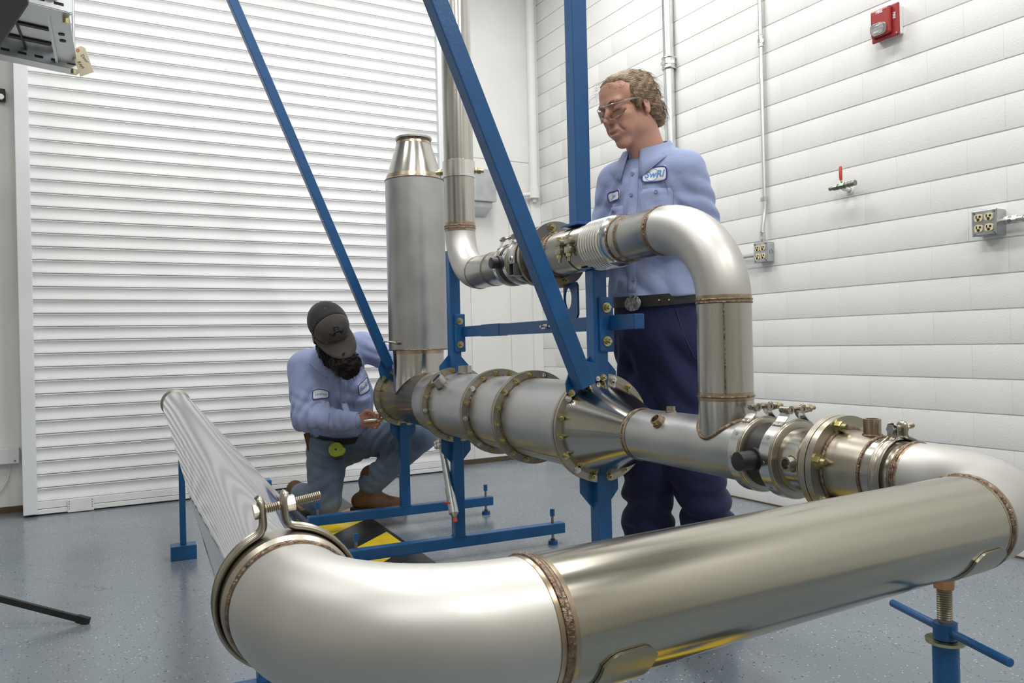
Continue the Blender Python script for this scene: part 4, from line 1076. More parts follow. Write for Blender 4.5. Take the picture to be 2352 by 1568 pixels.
# ================================================================== left edge: camera tripod leg, hanging rack
t = thing('tripod', 'black tripod standing on the floor at the left edge', 'tripod', Rm(-0.62, 4.72, 0))
apex = np.array([-0.62, 4.72, 0.62]); 
for (fx, fy) in ((0.076, 4.341), (-0.66, 5.52), (-1.30, 4.33)):
    ft = np.array([fx, fy, 0.012]); top = np.array([-0.62, 4.72, 0.24])
    dv = (top - ft) / np.linalg.norm(top - ft)
    lg = part('leg', MB(ROOM).bar(ft + dv * 0.03, top, 0.030, 0.018, (0, 0, 1)), MT['black'], t, 0, 0.002)
    part('foot', MB(ROOM).bar(ft - dv * 0.004, ft + dv * 0.055, 0.036, 0.024, (0, 0, 1)), MT['rubber'], lg, 0, 0.002)
part('column', MB(ROOM).cyl((-0.62, 4.72, 0.15), (-0.62, 4.72, 1.9), 0.017).cyl((-0.62, 4.72, 0.2), (-0.62, 4.72, 0.28), 0.035), MT['black'], t)

t = thing('hanging_rack', 'galvanised slotted channel rack hanging from the ceiling at the upper left', 'rack', Rm(0.0, 5.0, 3.0))
def channel(p0, p1, w, h_, slots=True, sgn=1):
    p0 = np.array(p0, float); p1 = np.array(p1, float); d = (p1 - p0); ln = np.linalg.norm(d); d /= ln
    s_ = np.array([-d[1], d[0], 0]) * sgn
    o = part('channel', MB(ROOM).bar(p0, p1, w, 0.008, s_).bar(p0 + s_ * (w / 2) + [0, 0, h_ / 2], p1 + s_ * (w / 2) + [0, 0, h_ / 2], 0.008, h_, s_).bar(p0 - s_ * (w / 2) + [0, 0, h_ / 2], p1 - s_ * (w / 2) + [0, 0, h_ / 2], 0.008, h_, s_), MT['galv'], t, 30)
    x_ = ln - 0.06
    while x_ > 0.35 and slots:
        c_ = p0 + d * x_ - s_ * (w / 2 + 0.0045) + [0, 0, h_ * 0.4]
        part('slot', MB(ROOM).bar(c_ - d * 0.022, c_ + d * 0.022, 0.002, 0.014, s_), MT['slot'], o, 0); x_ -= 0.085
    return o
channel((-0.90, 5.18, 2.985), (0.112, 5.475, 2.985), 0.105, 0.07)
channel((-0.90, 4.30, 2.985), (0.055, 4.57, 2.985), 0.095, 0.07)
cp = part('end_plate', MB(ROOM).prism([(-0.045, 4.50, 3.01), (0.050, 4.53, 3.01), (0.105, 5.45, 3.01), (0.000, 5.42, 3.01)], (0, 0, 0.012)), MT['galv'], t, 0)
part('end_lip', MB(ROOM).bar((-0.045, 4.50, 3.005), (0.0, 5.42, 3.005), 0.014, 0.02, (1, 0, 0)), MT['galv'], t, 0)
for y_ in (4.92, 5.02):
    part('hole', MB(ROOM).cyl((0.022 + (y_ - 4.92) * 0.06, y_, 3.006), (0.022 + (y_ - 4.92) * 0.06, y_, 3.0095), 0.016, n=16), MT['slot'], cp)
part('sheet_box', MB(ROOM).b(-0.95, 0.03, 4.40, 5.46, 3.045, 3.45), MT['galv'], t, 0, 0.006)
MT['stain'] = mat('dark_joint', (0.05, 0.042, 0.038), 0.6, 0.4, noise=0.4, nscale=20)
for (y_, w_) in ((4.87, 0.030), (5.10, 0.038)):
    part('joint_strip', MB(ROOM).bar((-0.95, y_ - 0.12, 3.040), (-0.03, y_ + 0.10, 3.040), w_, 0.008, (0, 1, 0)), MT['stain'], t, 0)
part('joint_strip', MB(ROOM).bar((-0.22, 4.45, 3.038), (-0.15, 5.40, 3.038), 0.010, 0.008, (1, 0, 0)), MT['stain'], t, 0)
for (px_, py_) in ((0.092, 5.42), (0.05, 4.60)):
    part('hex_bolt', MB(ROOM).hexa((px_ - 0.01, py_, 2.985), (px_ - 0.01, py_, 2.955), 0.016), MT['zinc'], t)
part('hanger_rod', MB(ROOM).cyl((0.085, 5.30, 3.0), (0.085, 5.30, CEIL), 0.008, n=12), MT['galv'], t)
t = thing('paper_tag', 'manila paper tag with handwriting hanging from the slotted rack', 'tag', Rm(0.13, 5.3, 2.95))
ta = Vector((0.8723, -0.4883, -0.0236)); tu = Vector((-0.28, 0.10, 0.95)).normalized(); ta = (ta - tu * ta.dot(tu)).normalized(); tn = ta.cross(tu)
to = Rm(0.1255, 5.27, 2.985)
def tp(a_, b__): return np.array(to + ta * a_ + tu * b__)
cd = part('card', MB(MET).prism([tp(-0.028, -0.055), tp(0.034, -0.055), tp(0.034, 0.052), tp(0.020, 0.066), tp(-0.014, 0.066), tp(-0.028, 0.052)], np.array(tn) * 0.0012), MT['card'], t, 0)
part('eyelet', MB(MET).ringplate(tp(0.0, 0.052) + np.array(tn) * 0.0012, np.array(tn), 0.0035, 0.0075, 0.0012, 20), MT['copper'], t)
hd = (ta * 0.35 - tu * 0.94).normalized()
text_mesh('handwriting', 'Door', 0.019, mframe(to + tn * 0.0016 + ta * 0.016 + tu * 0.012, hd, tn.cross(hd), tn), MT['ink'], cd, shear=0.3, extrude=0.0002)
text_mesh('handwriting', 'Keys', 0.019, mframe(to + tn * 0.0016 - ta * 0.008 - tu * 0.008, hd, tn.cross(hd), tn), MT['ink'], cd, shear=0.3, extrude=0.0002)

t = thing('black_hood', 'black angled steel box hanging in the upper left corner in front of the rack', 'hood', Rm(-0.4, 3.2, 2.4))
part('shell', MB(ROOM).prism([(-0.18, 3.42, 2.40), (-0.075, 2.955, 2.40), (-0.09, 2.6, 2.40), (-0.9, 2.4, 2.40), (-0.9, 3.42, 2.40)], (0, 0, 0.45)), MT['black'], t, 0, 0.006)
part('hanger', MB(ROOM).cyl((-0.45, 3.0, 2.85), (-0.45, 3.0, CEIL), 0.012, n=12), MT['galv'], t)
# ================================================================== people: smooth-blended volumes turned into one skin
class Field:
    def __init__(s, lo, hi, h):
        s.lo = np.array(lo, float); s.h = h
        s.n = np.ceil((np.array(hi) - s.lo) / h).astype(int) + 1
        s.F = np.full(s.n, 0.5, np.float32)
        s.ax = [s.lo[i] + h * np.arange(s.n[i]) for i in range(3)]
    def sub(s, lo, hi):
        i0 = np.clip(np.floor((np.array(lo) - s.lo) / s.h).astype(int), 0, s.n - 1)
        i1 = np.clip(np.ceil((np.array(hi) - s.lo) / s.h).astype(int) + 1, 1, s.n)
        sl = tuple(slice(a, b) for a, b in zip(i0, i1))
        P = np.stack(np.meshgrid(*[s.ax[i][sl[i]] for i in range(3)], indexing='ij'), -1).astype(np.float32)
        return sl, P
    def comb(s, sl, d, k, cut=False):
        A = s.F[sl]
        if cut:
            d = -d; h = np.clip(0.5 - 0.5 * (A - d) / k, 0, 1)
            s.F[sl] = A * (1 - h) + d * h + k * h * (1 - h)
        else:
            h = np.clip(0.5 + 0.5 * (A - d) / k, 0, 1)
            s.F[sl] = A * (1 - h) + d * h - k * h * (1 - h)
    def cone(s, a, b, r1, r2, k=0.02, w=None, sq=1.0, cut=False):
        """tapered capsule; w, sq: flatten across direction w by factor sq"""
        a = np.array(a, float); b = np.array(b, float)
        m = max(r1, r2) + 2.2 * k + 2 * s.h
        sl, P = s.sub(np.minimum(a, b) - m, np.maximum(a, b) + m)
        if P.size == 0: return
        q = P - a; ba = b - a
        if w is not None:
            w = np.array(w, float); w /= np.linalg.norm(w)
            f = 1 / sq - 1
            q = q + (q @ w)[..., None] * (w * f)
            ba = ba + w * ((ba @ w) * f)
        t = np.clip((q @ ba) / max(ba @ ba, 1e-9), 0, 1)
        d = np.linalg.norm(q - t[..., None] * ba, axis=-1) - (r1 + (r2 - r1) * t)
        s.comb(sl, d * min(1, sq), k, cut)
    def ell(s, c, R, r, k=0.02, cut=False):
        """ellipsoid; rows of R are its axes"""
        c = np.array(c, float); r = np.array(r, float); R = np.array(R, float)
        ext = np.sqrt(((R * r[:, None]) ** 2).sum(0)) + 2.2 * k + 2 * s.h
        sl, P = s.sub(c - ext, c + ext)
        if P.size == 0: return
        q = (P - c) @ R.T
        k0 = np.linalg.norm(q / r, axis=-1); k1 = np.linalg.norm(q / (r * r), axis=-1) + 1e-6
        s.comb(sl, k0 * (k0 - 1) / k1, k, cut)
    def plane_cut(s, c, n, k=0.004, rad=None):
        """remove everything on the side n points to"""
        n = np.array(n, float); n /= np.linalg.norm(n)
        sl, P = s.sub(s.lo, s.lo + s.n * s.h) if rad is None else s.sub(np.array(c) - rad, np.array(c) + rad)
        s.comb(sl, -((P - np.array(c)) @ n), k, True)
    def ripple(s, c, d, amp, wave, rad, ph=0.0, bend=0.0):
        """cloth folds: ridges across direction d around c"""
        c = np.array(c, float); d = np.array(d, float); d /= np.linalg.norm(d)
        sl, P = s.sub(c - 2 * rad, c + 2 * rad)
        if P.size == 0: return
        q = P - c
        g = np.exp(-(q * q).sum(-1) / (rad * rad))
        t = q @ d
        e = np.cross(d, [0.3, 0.5, 0.81]); e /= np.linalg.norm(e); e2 = np.cross(d, e)
        ph2 = 2 * math.pi / wave * (t + bend * np.sin((q @ e) * 14 + ph) + 0.25 * bend * np.sin((q @ e2) * 23))
        sn = np.sin(ph2 + ph)
        s.F[sl] += (0.95 * amp * g * (sn + 0.35 * np.maximum(sn, 0) ** 3 - 0.2)).astype(np.float32)
    def rough(s, amp, scale, seed=0):
        rg = np.random.RandomState(seed)
        sl, P = s.sub(s.lo, s.lo + s.n * s.h)
        m = np.abs(s.F) < 0.03
        Q = P[m]; v = np.zeros(len(Q))
        for i in range(9):
            d = rg.normal(size=3); d /= np.linalg.norm(d)
            f = scale * (0.6 + 1.2 * rg.rand())
            v += np.sin(Q @ d * f + rg.rand() * 6.28 + 1.5 * np.sin(Q @ np.roll(d, 1) * f * 0.7))
        s.F[m] += (amp * v / 4).astype(np.float32)
    def mesh(s):
        F = s.F; nx, ny, nz = F.shape
        ins = F < 0
        c = np.zeros((nx - 1, ny - 1, nz - 1), np.int8)
        for dx in (0, 1):
            for dy in (0, 1):
                for dz in (0, 1):
                    c += ins[dx:nx - 1 + dx, dy:ny - 1 + dy, dz:nz - 1 + dz]
        cells = np.argwhere((c > 0) & (c < 8))
        idx = np.full(c.shape, -1, np.int32); idx[tuple(cells.T)] = np.arange(len(cells))
        acc = np.zeros((len(cells), 3)); num = np.zeros(len(cells))
        cor = [(x, y, z) for x in (0, 1) for y in (0, 1) for z in (0, 1)]
        val = {k_: F[tuple((cells + k_).T)] for k_ in cor}
        for a in cor:
            for ax in range(3):
                if a[ax]: continue
                b = list(a); b[ax] = 1; b = tuple(b)
                va, vb = val[a], val[b]
                m = (va < 0) != (vb < 0)
                t = va[m] / (va[m] - vb[m])
                p = np.tile(np.array(a, float), (m.sum(), 1)); p[:, ax] = t
                acc[m] += p; num[m] += 1
        V = (cells + acc / num[:, None]) * s.h + s.lo
        Q = []
        for ax in range(3):
            sA = [slice(1, None)] * 3; sA[ax] = slice(0, F.shape[ax] - 1)
            o1, o2 = [(1, 2), (2, 0), (0, 1)][ax]
            lo_ = [slice(1, F.shape[i] - 1) for i in range(3)]; lo_[ax] = slice(0, F.shape[ax] - 1)
            hi_ = list(lo_); hi_[ax] = slice(1, F.shape[ax])
            A = ins[tuple(lo_)]; B = ins[tuple(hi_)]
            for flip, m in ((False, A & ~B), (True, ~A & B)):
                e = np.argwhere(m)
                if not len(e): continue
                off = np.ones(3, int); off[ax] = 0
                e = e + off
                def g(d1, d2):
                    q = e.copy(); q[:, o1] -= d1; q[:, o2] -= d2
                    return idx[tuple(q.T)]
                quad = np.stack([g(1, 1), g(0, 1), g(0, 0), g(1, 0)], 1)
                if flip: quad = quad[:, ::-1]
                Q.append(quad)
        Q = np.concatenate(Q)
        Q = Q[(Q >= 0).all(1)]
        return V, Q

def smoothen(V, Q, it=2, lam=0.5):
    e = np.concatenate([Q[:, [0, 1]], Q[:, [1, 2]], Q[:, [2, 3]], Q[:, [3, 0]]])
    for _ in range(it):
        s_ = np.zeros_like(V); n = np.zeros(len(V))
        for i in range(3):
            s_[:, i] = np.bincount(e[:, 0], V[e[:, 1], i], len(V)) + np.bincount(e[:, 1], V[e[:, 0], i], len(V))
        n = np.bincount(e[:, 0], minlength=len(V)) + np.bincount(e[:, 1], minlength=len(V))
        V = V + lam * (s_ / np.maximum(n, 1)[:, None] - V)
    return V

from mathutils.bvhtree import BVHTree
def fobj(name, fld, m, parent=None, origin=None, it=2, label=None):
    V, Q = fld.mesh()
    V = smoothen(V, Q, it)
    org = ROOT[parent] if parent is not None else Vector(origin)
    me = bpy.data.meshes.new(name)
    W = V - np.array(org)
    me.vertices.add(len(W)); me.vertices.foreach_set('co', W.astype(np.float32).ravel())
    me.loops.add(len(Q) * 4); me.loops.foreach_set('vertex_index', Q.astype(np.int32).ravel())
    me.polygons.add(len(Q)); me.polygons.foreach_set('loop_start', np.arange(0, len(Q) * 4, 4, dtype=np.int32))
    try: me.polygons.foreach_set('loop_total', np.full(len(Q), 4, np.int32))
    except Exception: pass
    me.update(calc_edges=True); me.validate()
    me.polygons.foreach_set('use_smooth', [True] * len(me.polygons))
    me.materials.append(m)
    o = bpy.data.objects.new(name, me); COL.objects.link(o)
    if parent is not None: o.parent = parent
    else: o.location = org
    ROOT[o] = org
    if label: o['label'] = label
    tree = BVHTree.FromPolygons(V.tolist(), Q.tolist())
    return o, tree

def conform(name, V2, F, c, u, v, n, trees, m, parent, off=0.0025, thick=0.0, start=0.25):
    """lay a flat outline (u,v coordinates in metres) onto a surface along -n"""
    u, v, n = [Vector(x).normalized() for x in (u, v, n)]
    V = []
    for (a, b) in V2:
        p = Vector(c) + u * a + v * b + n * start
        best = None
        for tr in (trees if isinstance(trees, (list, tuple)) else [trees]):
            h = tr.ray_cast(p, -n, start * 2)
            if h[0] is not None and (best is None or h[3] < best[3]): best = h
        q = best[0] if best else Vector(c) + u * a + v * b
        V.append(np.array(q + n * off))
    mb = MB(MET); mb.v = [tuple(p) for p in V]; mb.f = list(F)
    o = part(name, mb, m, parent, 50)
    if thick:
        so_ = o.modifiers.new('thick', 'SOLIDIFY'); so_.thickness = thick; so_.offset = 0
    return o

def roundrect(w, h, r, nx=8, ny=5):
    """grid of a rounded rectangle, w x h"""
    V = []; F = []
    for j in range(ny + 1):
        b = -h / 2 + h * j / ny
        dy = max(0, abs(b) - (h / 2 - r)); ins = r - math.sqrt(max(0, r * r - dy * dy))
        for i in range(nx + 1):
            V.append((-(w / 2 - ins) + (w - 2 * ins) * i / nx, b))
    for j in range(ny):
        for i in range(nx):
            a = j * (nx + 1) + i
            F.append((a, a + 1, a + nx + 2, a + nx + 1))
    return V, F

def conform_text(name, body, size, c, u, v, n, trees, m, parent, off, shear=0.0, bold=0.0, start=0.25):
    cu = bpy.data.curves.new(name, 'FONT'); cu.body = body; cu.size = size; cu.align_x = 'CENTER'; cu.align_y = 'CENTER'; cu.shear = shear; cu.offset = bold; cu.resolution_u = 3
    t_ = bpy.data.objects.new(name + '_c', cu); COL.objects.link(t_)
    me = bpy.data.meshes.new_from_object(t_.evaluated_get(bpy.context.evaluated_depsgraph_get()))
    bpy.data.objects.remove(t_, do_unlink=True)
    V2 = [(p.co.x, p.co.y) for p in me.vertices]; F = [tuple(p.vertices) for p in me.polygons]
    bpy.data.meshes.remove(me)
    return conform(name, V2, F, c, u, v, n, trees, m, parent, off, 0, start)

def ringband(w, h, r, t, n=40):
    """outline strip of a rounded rectangle"""
    def pt(a, ww, hh):
        cx, cy = math.cos(a), math.sin(a); p = 5.0
        k_ = (abs(cx) ** p + abs(cy) ** p) ** (-1 / p)
        return (ww / 2 * cx * k_, hh / 2 * cy * k_)
    V = [pt(a, w, h) for a in np.linspace(0, 2 * math.pi, n, endpoint=False)] + [pt(a, w - 2 * t, h - 2 * t) for a in np.linspace(0, 2 * math.pi, n, endpoint=False)]
    F = [(i, (i + 1) % n, n + (i + 1) % n, n + i) for i in range(n)]
    return V, F

# cloth and skin
def cloth(name, col, col2, scale=3.0, rough=0.85, weave=420, sheen=0.15, bump=0.25):
    m, nt, b = nmat(name); N = nt.nodes; Lk = nt.links
    tc = N.new('ShaderNodeTexCoord')
    nz = N.new('ShaderNodeTexNoise'); nz.inputs['Scale'].default_value = scale; nz.inputs['Detail'].default_value = 6; Lk.new(tc.outputs['Object'], nz.inputs['Vector'])
    mr = N.new('ShaderNodeMapRange'); mr.inputs[1].default_value = 0.35; mr.inputs[2].default_value = 0.68; Lk.new(nz.outputs[0], mr.inputs[0])
    mx = N.new('ShaderNodeMix'); mx.data_type = 'RGBA'; mx.inputs[6].default_value = (*col2, 1); mx.inputs[7].default_value = (*col, 1); Lk.new(mr.outputs[0], mx.inputs[0])
    Lk.new(mx.outputs[2], b.inputs['Base Color'])
    b.inputs['Roughness'].default_value = rough
    b.inputs['Sheen Weight'].default_value = sheen
    b.inputs['Specular IOR Level'].default_value = 0.2
    n2 = N.new('ShaderNodeTexNoise'); n2.inputs['Scale'].default_value = weave; n2.inputs['Detail'].default_value = 2; Lk.new(tc.outputs['Object'], n2.inputs['Vector'])
    n3 = N.new('ShaderNodeTexNoise'); n3.inputs['Scale'].default_value = 22; n3.inputs['Detail'].default_value = 4; n3.inputs['Distortion'].default_value = 0.8; Lk.new(tc.outputs['Object'], n3.inputs['Vector'])
    ad = N.new('ShaderNodeMath'); ad.operation = 'MULTIPLY_ADD'; ad.inputs[1].default_value = 0.12; Lk.new(n2.outputs[0], ad.inputs[0]); Lk.new(n3.outputs[0], ad.inputs[2])
    bp = N.new('ShaderNodeBump'); bp.inputs['Strength'].default_value = bump; bp.inputs['Distance'].default_value = 0.012; Lk.new(ad.outputs[0], bp.inputs['Height']); Lk.new(bp.outputs[0], b.inputs['Normal'])
    return m
MT['shirt'] = cloth('work_shirt', (0.315, 0.372, 0.585), (0.270, 0.325, 0.535))
MT['navy'] = cloth('navy_twill', (0.024, 0.029, 0.090), (0.016, 0.019, 0.064), sheen=0.1)
MT['denim'] = cloth('denim', (0.185, 0.230, 0.295), (0.080, 0.120, 0.190), scale=4)
MT['cap'] = cloth('cap_twill', (0.080, 0.070, 0.068), (0.060, 0.052, 0.051), scale=8, bump=0.15)
MT['capmesh'] = cloth('cap_mesh', (0.026, 0.025, 0.028), (0.020, 0.019, 0.021), scale=8, weave=260, bump=0.3)
MT['leather'] = cloth('boot_leather', (0.165, 0.088, 0.048), (0.080, 0.040, 0.022), scale=9, rough=0.6, weave=120, sheen=0)
MT['sole'] = mat('boot_sole', (0.030, 0.020, 0.014), 0.8)
MT['beltl'] = mat('belt_leather', (0.012, 0.011, 0.011), 0.5, bump=0.2, bscale=80)
MT['patch'] = mat('patch_white', (0.72, 0.74, 0.78), 0.8)
MT['patchblue'] = mat('patch_border', (0.045, 0.055, 0.25), 0.8)
MT['logoblue'] = mat('logo_blue', (0.09, 0.27, 0.62), 0.7)
MT['button'] = mat('button', (0.16, 0.21, 0.40), 0.35)
MT['beard'] = cloth('beard_hair', (0.013, 0.009, 0.008), (0.006, 0.004, 0.004), scale=30, rough=0.6, weave=300, sheen=0.0, bump=0.9)
def skin_mat(name, col, col2):
    m, nt, b = nmat(name); N = nt.nodes; Lk = nt.links
    tc = N.new('ShaderNodeTexCoord')
    nz = N.new('ShaderNodeTexNoise'); nz.inputs['Scale'].default_value = 28; nz.inputs['Detail'].default_value = 5; Lk.new(tc.outputs['Object'], nz.inputs['Vector'])
    mx = N.new('ShaderNodeMix'); mx.data_type = 'RGBA'; mx.inputs[6].default_value = (*col2, 1); mx.inputs[7].default_value = (*col, 1); Lk.new(nz.outputs[0], mx.inputs[0])
    Lk.new(mx.outputs[2], b.inputs['Base Color']); b.inputs['Roughness'].default_value = 0.55
    b.inputs['Subsurface Weight'].default_value = 0.2; b.inputs['Subsurface Radius'].default_value = (0.012, 0.005, 0.003)
    bp = N.new('ShaderNodeBump'); bp.inputs['Strength'].default_value = 0.12; bp.inputs['Distance'].default_value = 0.004
    n2 = N.new('ShaderNodeTexNoise'); n2.inputs['Scale'].default_value = 160; Lk.new(tc.outputs['Object'], n2.inputs['Vector']); Lk.new(n2.outputs[0], bp.inputs['Height']); Lk.new(bp.outputs[0], b.inputs['Normal'])
    return m
MT['skin'] = skin_mat('skin', (0.62, 0.350, 0.260), (0.50, 0.250, 0.180))
MT['skin2'] = skin_mat('skin_tan', (0.48, 0.235, 0.155), (0.36, 0.160, 0.105))
def hair_mat(name, c1, c2, c3):
    m, nt, b = nmat(name); N = nt.nodes; Lk = nt.links
    tc = N.new('ShaderNodeTexCoord'); mp = N.new('ShaderNodeMapping'); mp.inputs['Scale'].default_value = (16, 110, 110); mp.inputs['Rotation'].default_value = (0.0, -0.4, 0.0)
    Lk.new(tc.outputs['Object'], mp.inputs[0])
    nz = N.new('ShaderNodeTexNoise'); nz.inputs['Scale'].default_value = 1.4; nz.inputs['Detail'].default_value = 5; nz.inputs['Distortion'].default_value = 0.9; Lk.new(mp.outputs[0], nz.inputs['Vector'])
    cr = N.new('ShaderNodeValToRGB'); e = cr.color_ramp.elements
    e[0].position = 0.32; e[0].color = (*c1, 1); e[1].position = 0.68; e[1].color = (*c3, 1); k_ = e.new(0.5); k_.color = (*c2, 1)
    Lk.new(nz.outputs[0], cr.inputs[0]); Lk.new(cr.outputs[0], b.inputs['Base Color']); b.inputs['Roughness'].default_value = 0.5
    bp = N.new('ShaderNodeBump'); bp.inputs['Strength'].default_value = 0.6; bp.inputs['Distance'].default_value = 0.008; Lk.new(nz.outputs[0], bp.inputs['Height']); Lk.new(bp.outputs[0], b.inputs['Normal'])
    return m
MT['hair'] = hair_mat('sandy_hair', (0.085, 0.050, 0.024), (0.200, 0.128, 0.066), (0.36, 0.255, 0.145))

def head_sdf(f, C, H, s=1.0):
    """head at C; rows of H = left, forward, up"""
    H = np.array(H); C = np.array(C)
    w = lambda x, y, z: C + (x * H[0] + y * H[1] + z * H[2]) * s
    E = lambda x, y, z, r, k=0.012, cut=False, R=None: f.ell(w(x, y, z), H if R is None else R, np.array(r) * s, k * s, cut)
    E(0, -0.016, 0.034, (0.0755, 0.0965, 0.090), 0.01)
    E(0, 0.030, 0.045, (0.066, 0.062, 0.062), 0.02)
    E(0, 0.026, -0.052, (0.056, 0.066, 0.072), 0.03)
    for q in (-1, 1):
        E(q * 0.046, 0.004, -0.066, (0.019, 0.034, 0.032), 0.022)
        E(q * 0.040, 0.058, -0.026, (0.026, 0.026, 0.026), 0.02)
        E(q * 0.030, 0.066, -0.062, (0.022, 0.022, 0.024), 0.02)
    E(0, 0.068, -0.110, (0.027, 0.023, 0.021), 0.018)
    E(0, 0.079, -0.070, (0.030, 0.020, 0.026), 0.016)
    E(0, 0.077, 0.026, (0.054, 0.017, 0.013), 0.016)
    for q in (-1, 1):
        E(q * 0.032, 0.098, 0.002, (0.021, 0.020, 0.0150), 0.009, True)
        E(q * 0.032, 0.0755, 0.001, (0.0165, 0.0145, 0.0125), 0.004)
        f.cone(w(q * 0.016, 0.0885, -0.0035), w(q * 0.048, 0.082, -0.0045), 0.0026 * s, 0.0022 * s, 0.004 * s)
        f.cone(w(q * 0.014, 0.093, 0.020), w(q * 0.050, 0.081, 0.024), 0.0055 * s, 0.004 * s, 0.008 * s)
    f.cone(w(0, 0.086, 0.012), w(0, 0.111, -0.026), 0.0085 * s, 0.0115 * s, 0.010 * s)
    E(0, 0.111, -0.031, (0.0125, 0.0125, 0.0105), 0.008)
    for q in (-1, 1):
        E(q * 0.0125, 0.099, -0.034, (0.0085, 0.011, 0.008), 0.007)
        E(q * 0.0075, 0.104, -0.0435, (0.0040, 0.006, 0.003), 0.003, True)
    E(0, 0.094, -0.0640, (0.024, 0.0120, 0.0065), 0.006)
    E(0, 0.093, -0.0815, (0.021, 0.0120, 0.0075), 0.006)
    E(0, 0.1065, -0.0728, (0.029, 0.0130, 0.0030), 0.003, True)
    E(0, 0.098, -0.0955, (0.018, 0.0085, 0.0050), 0.006, True)
    for q in (-1, 1):
        f.cone(w(q * 0.019, 0.099, -0.036), w(q * 0.037, 0.083, -0.074), 0.0042 * s, 0.003 * s, 0.006 * s, cut=True)
        R = np.array([H[0] * 0.94 * 1 + H[1] * (-0.34 * q), H[1] * 0.94 + H[0] * (0.34 * q), H[2]])
        E(q * 0.0765, -0.012, -0.012, (0.0075, 0.019, 0.031), 0.006, False, R)
        E(q * 0.084, -0.006, -0.006, (0.005, 0.011, 0.017), 0.004, True, R)
        E(q * 0.078, -0.004, -0.038, (0.006, 0.009, 0.009), 0.006)
    return w

def hand_sdf(f, wrist, d, palm_n, thumb, r=1.0, curl=(0.9, 1.0, 1.1, 1.2), thumb_curl=0.6):
    """palm from wrist along d; palm_n = palm normal; thumb = side the thumb leaves"""
    d = np.array(d, float); d /= np.linalg.norm(d)
    n = np.array(palm_n, float); n -= d * (n @ d); n /= np.linalg.norm(n)
    th = np.array(thumb, float); th -= d * (th @ d); th -= n * (th @ n); th /= np.linalg.norm(th)
    W = np.array(wrist, float)
    f.cone(W - d * 0.03, W + d * 0.02, 0.027, 0.026, 0.012, n, 0.8)
    f.cone(W + d * 0.02 + th * 0.020, W + d * 0.088 + th * 0.026, 0.020, 0.0155, 0.014, n, 0.75)
    f.cone(W + d * 0.02 - th * 0.015, W + d * 0.082 - th * 0.026, 0.020, 0.0145, 0.014, n, 0.75)
    f.cone(W + d * 0.03, W + d * 0.085, 0.021, 0.016, 0.014, n, 0.75)
    tips = []
    for i, (o_, ln, rr_) in enumerate(((0.030, 0.072, 0.0092), (0.010, 0.080, 0.0096), (-0.011, 0.075, 0.0092), (-0.030, 0.060, 0.0080))):
        p = W + d * (0.086 - 0.004 * abs(i - 1)) + th * o_
        a = 0.25 * curl[i]
        for seg, q in enumerate((0.45, 0.32, 0.25)):
            dd = d * math.cos(a) + n * math.sin(a)
            p2 = p + dd * ln * q
            f.cone(p, p2, rr_ * (1 - 0.07 * seg), rr_ * (0.94 - 0.07 * seg), 0.004)
            p = p2; a += curl[i] * 0.85
        tips.append(p)
    p = W + d * 0.025 + th * 0.028
    dd = d * 0.65 + th * 0.65 + n * 0.35; dd /= np.linalg.norm(dd)
    p2 = p + dd * 0.042; f.cone(p, p2, 0.0145, 0.0115, 0.010)
    dd = d * 0.9 + th * 0.1 + n * (0.35 + 0.4 * thumb_curl); dd /= np.linalg.norm(dd)
    p3 = p2 + dd * 0.032; f.cone(p2, p3, 0.0112, 0.0098, 0.005)
    dd = d * 0.8 - th * 0.25 + n * (0.4 + 0.5 * thumb_curl); dd /= np.linalg.norm(dd)
    f.cone(p3, p3 + dd * 0.025, 0.0098, 0.008, 0.004)
    return tips
RT = np.array([0.8725, -0.4886, 0.0]); FW = np.array([0.4886, 0.8725, 0.0]); UP = np.array([0, 0, 1.0])
def un(v): v = np.array(v, float); return v / np.linalg.norm(v)
def headframe(yaw_right, pitch, roll=0.0):
    """forward turned from 'towards the viewer' by yaw to picture right, pitched down"""
    fh = RT * math.sin(yaw_right) - FW * math.cos(yaw_right)
    fwd = fh * math.cos(pitch) - UP * math.sin(pitch)
    up_ = UP * math.cos(pitch) + fh * math.sin(pitch)
    left = np.cross(up_, fwd)
    c, s_ = math.cos(roll), math.sin(roll)
    l2 = left * c + up_ * s_; u2 = up_ * c - left * s_
    return np.array([l2, fwd, u2])

def collar(parent, c, a, b_, up_, fr, ra, rb, hgt, drop, mt, open_=0.35, spread=0.028, n=40, pts=0.045):
    """folded shirt collar: ring about c with axes a (left), fr (front), up_; opens at the front"""
    V = []; F = []
    ths = np.linspace(open_, 2 * math.pi - open_, n)
    for th in ths:
        dirv = fr * math.cos(th) + a * math.sin(th)
        e = max(0, 1 - min(th - open_, 2 * math.pi - open_ - th) / 0.75)
        fdrop = drop * (1 - 0.5 * (1 + math.cos(th)) * 0.0) + 0
        base = c + fr * (rb * math.cos(th)) + a * (ra * math.sin(th)) - up_ * (0.030 * (1 + math.cos(th)) * 0.9)
        top = base + up_ * hgt
        V.append(base - dirv * 0.004)
        V.append(top - dirv * 0.002)
        V.append(top + dirv * 0.004 + up_ * 0.001)
        V.append(base + dirv * (0.012 + spread * 0.5) - up_ * (drop * 0.5 + pts * 0.3 * e))
        V.append(base + dirv * (0.016 + spread) - up_ * (drop + pts * e))
    for i in range(n - 1):
        for j in range(4):
            F.append((i * 5 + j, i * 5 + j + 1, (i + 1) * 5 + j + 1, (i + 1) * 5 + j))
    o = part('collar', MB(MET).add(V, F), mt, parent, 60)
    s_ = o.modifiers.new('thick', 'SOLIDIFY'); s_.thickness = 0.0035; s_.offset = 0
    return o

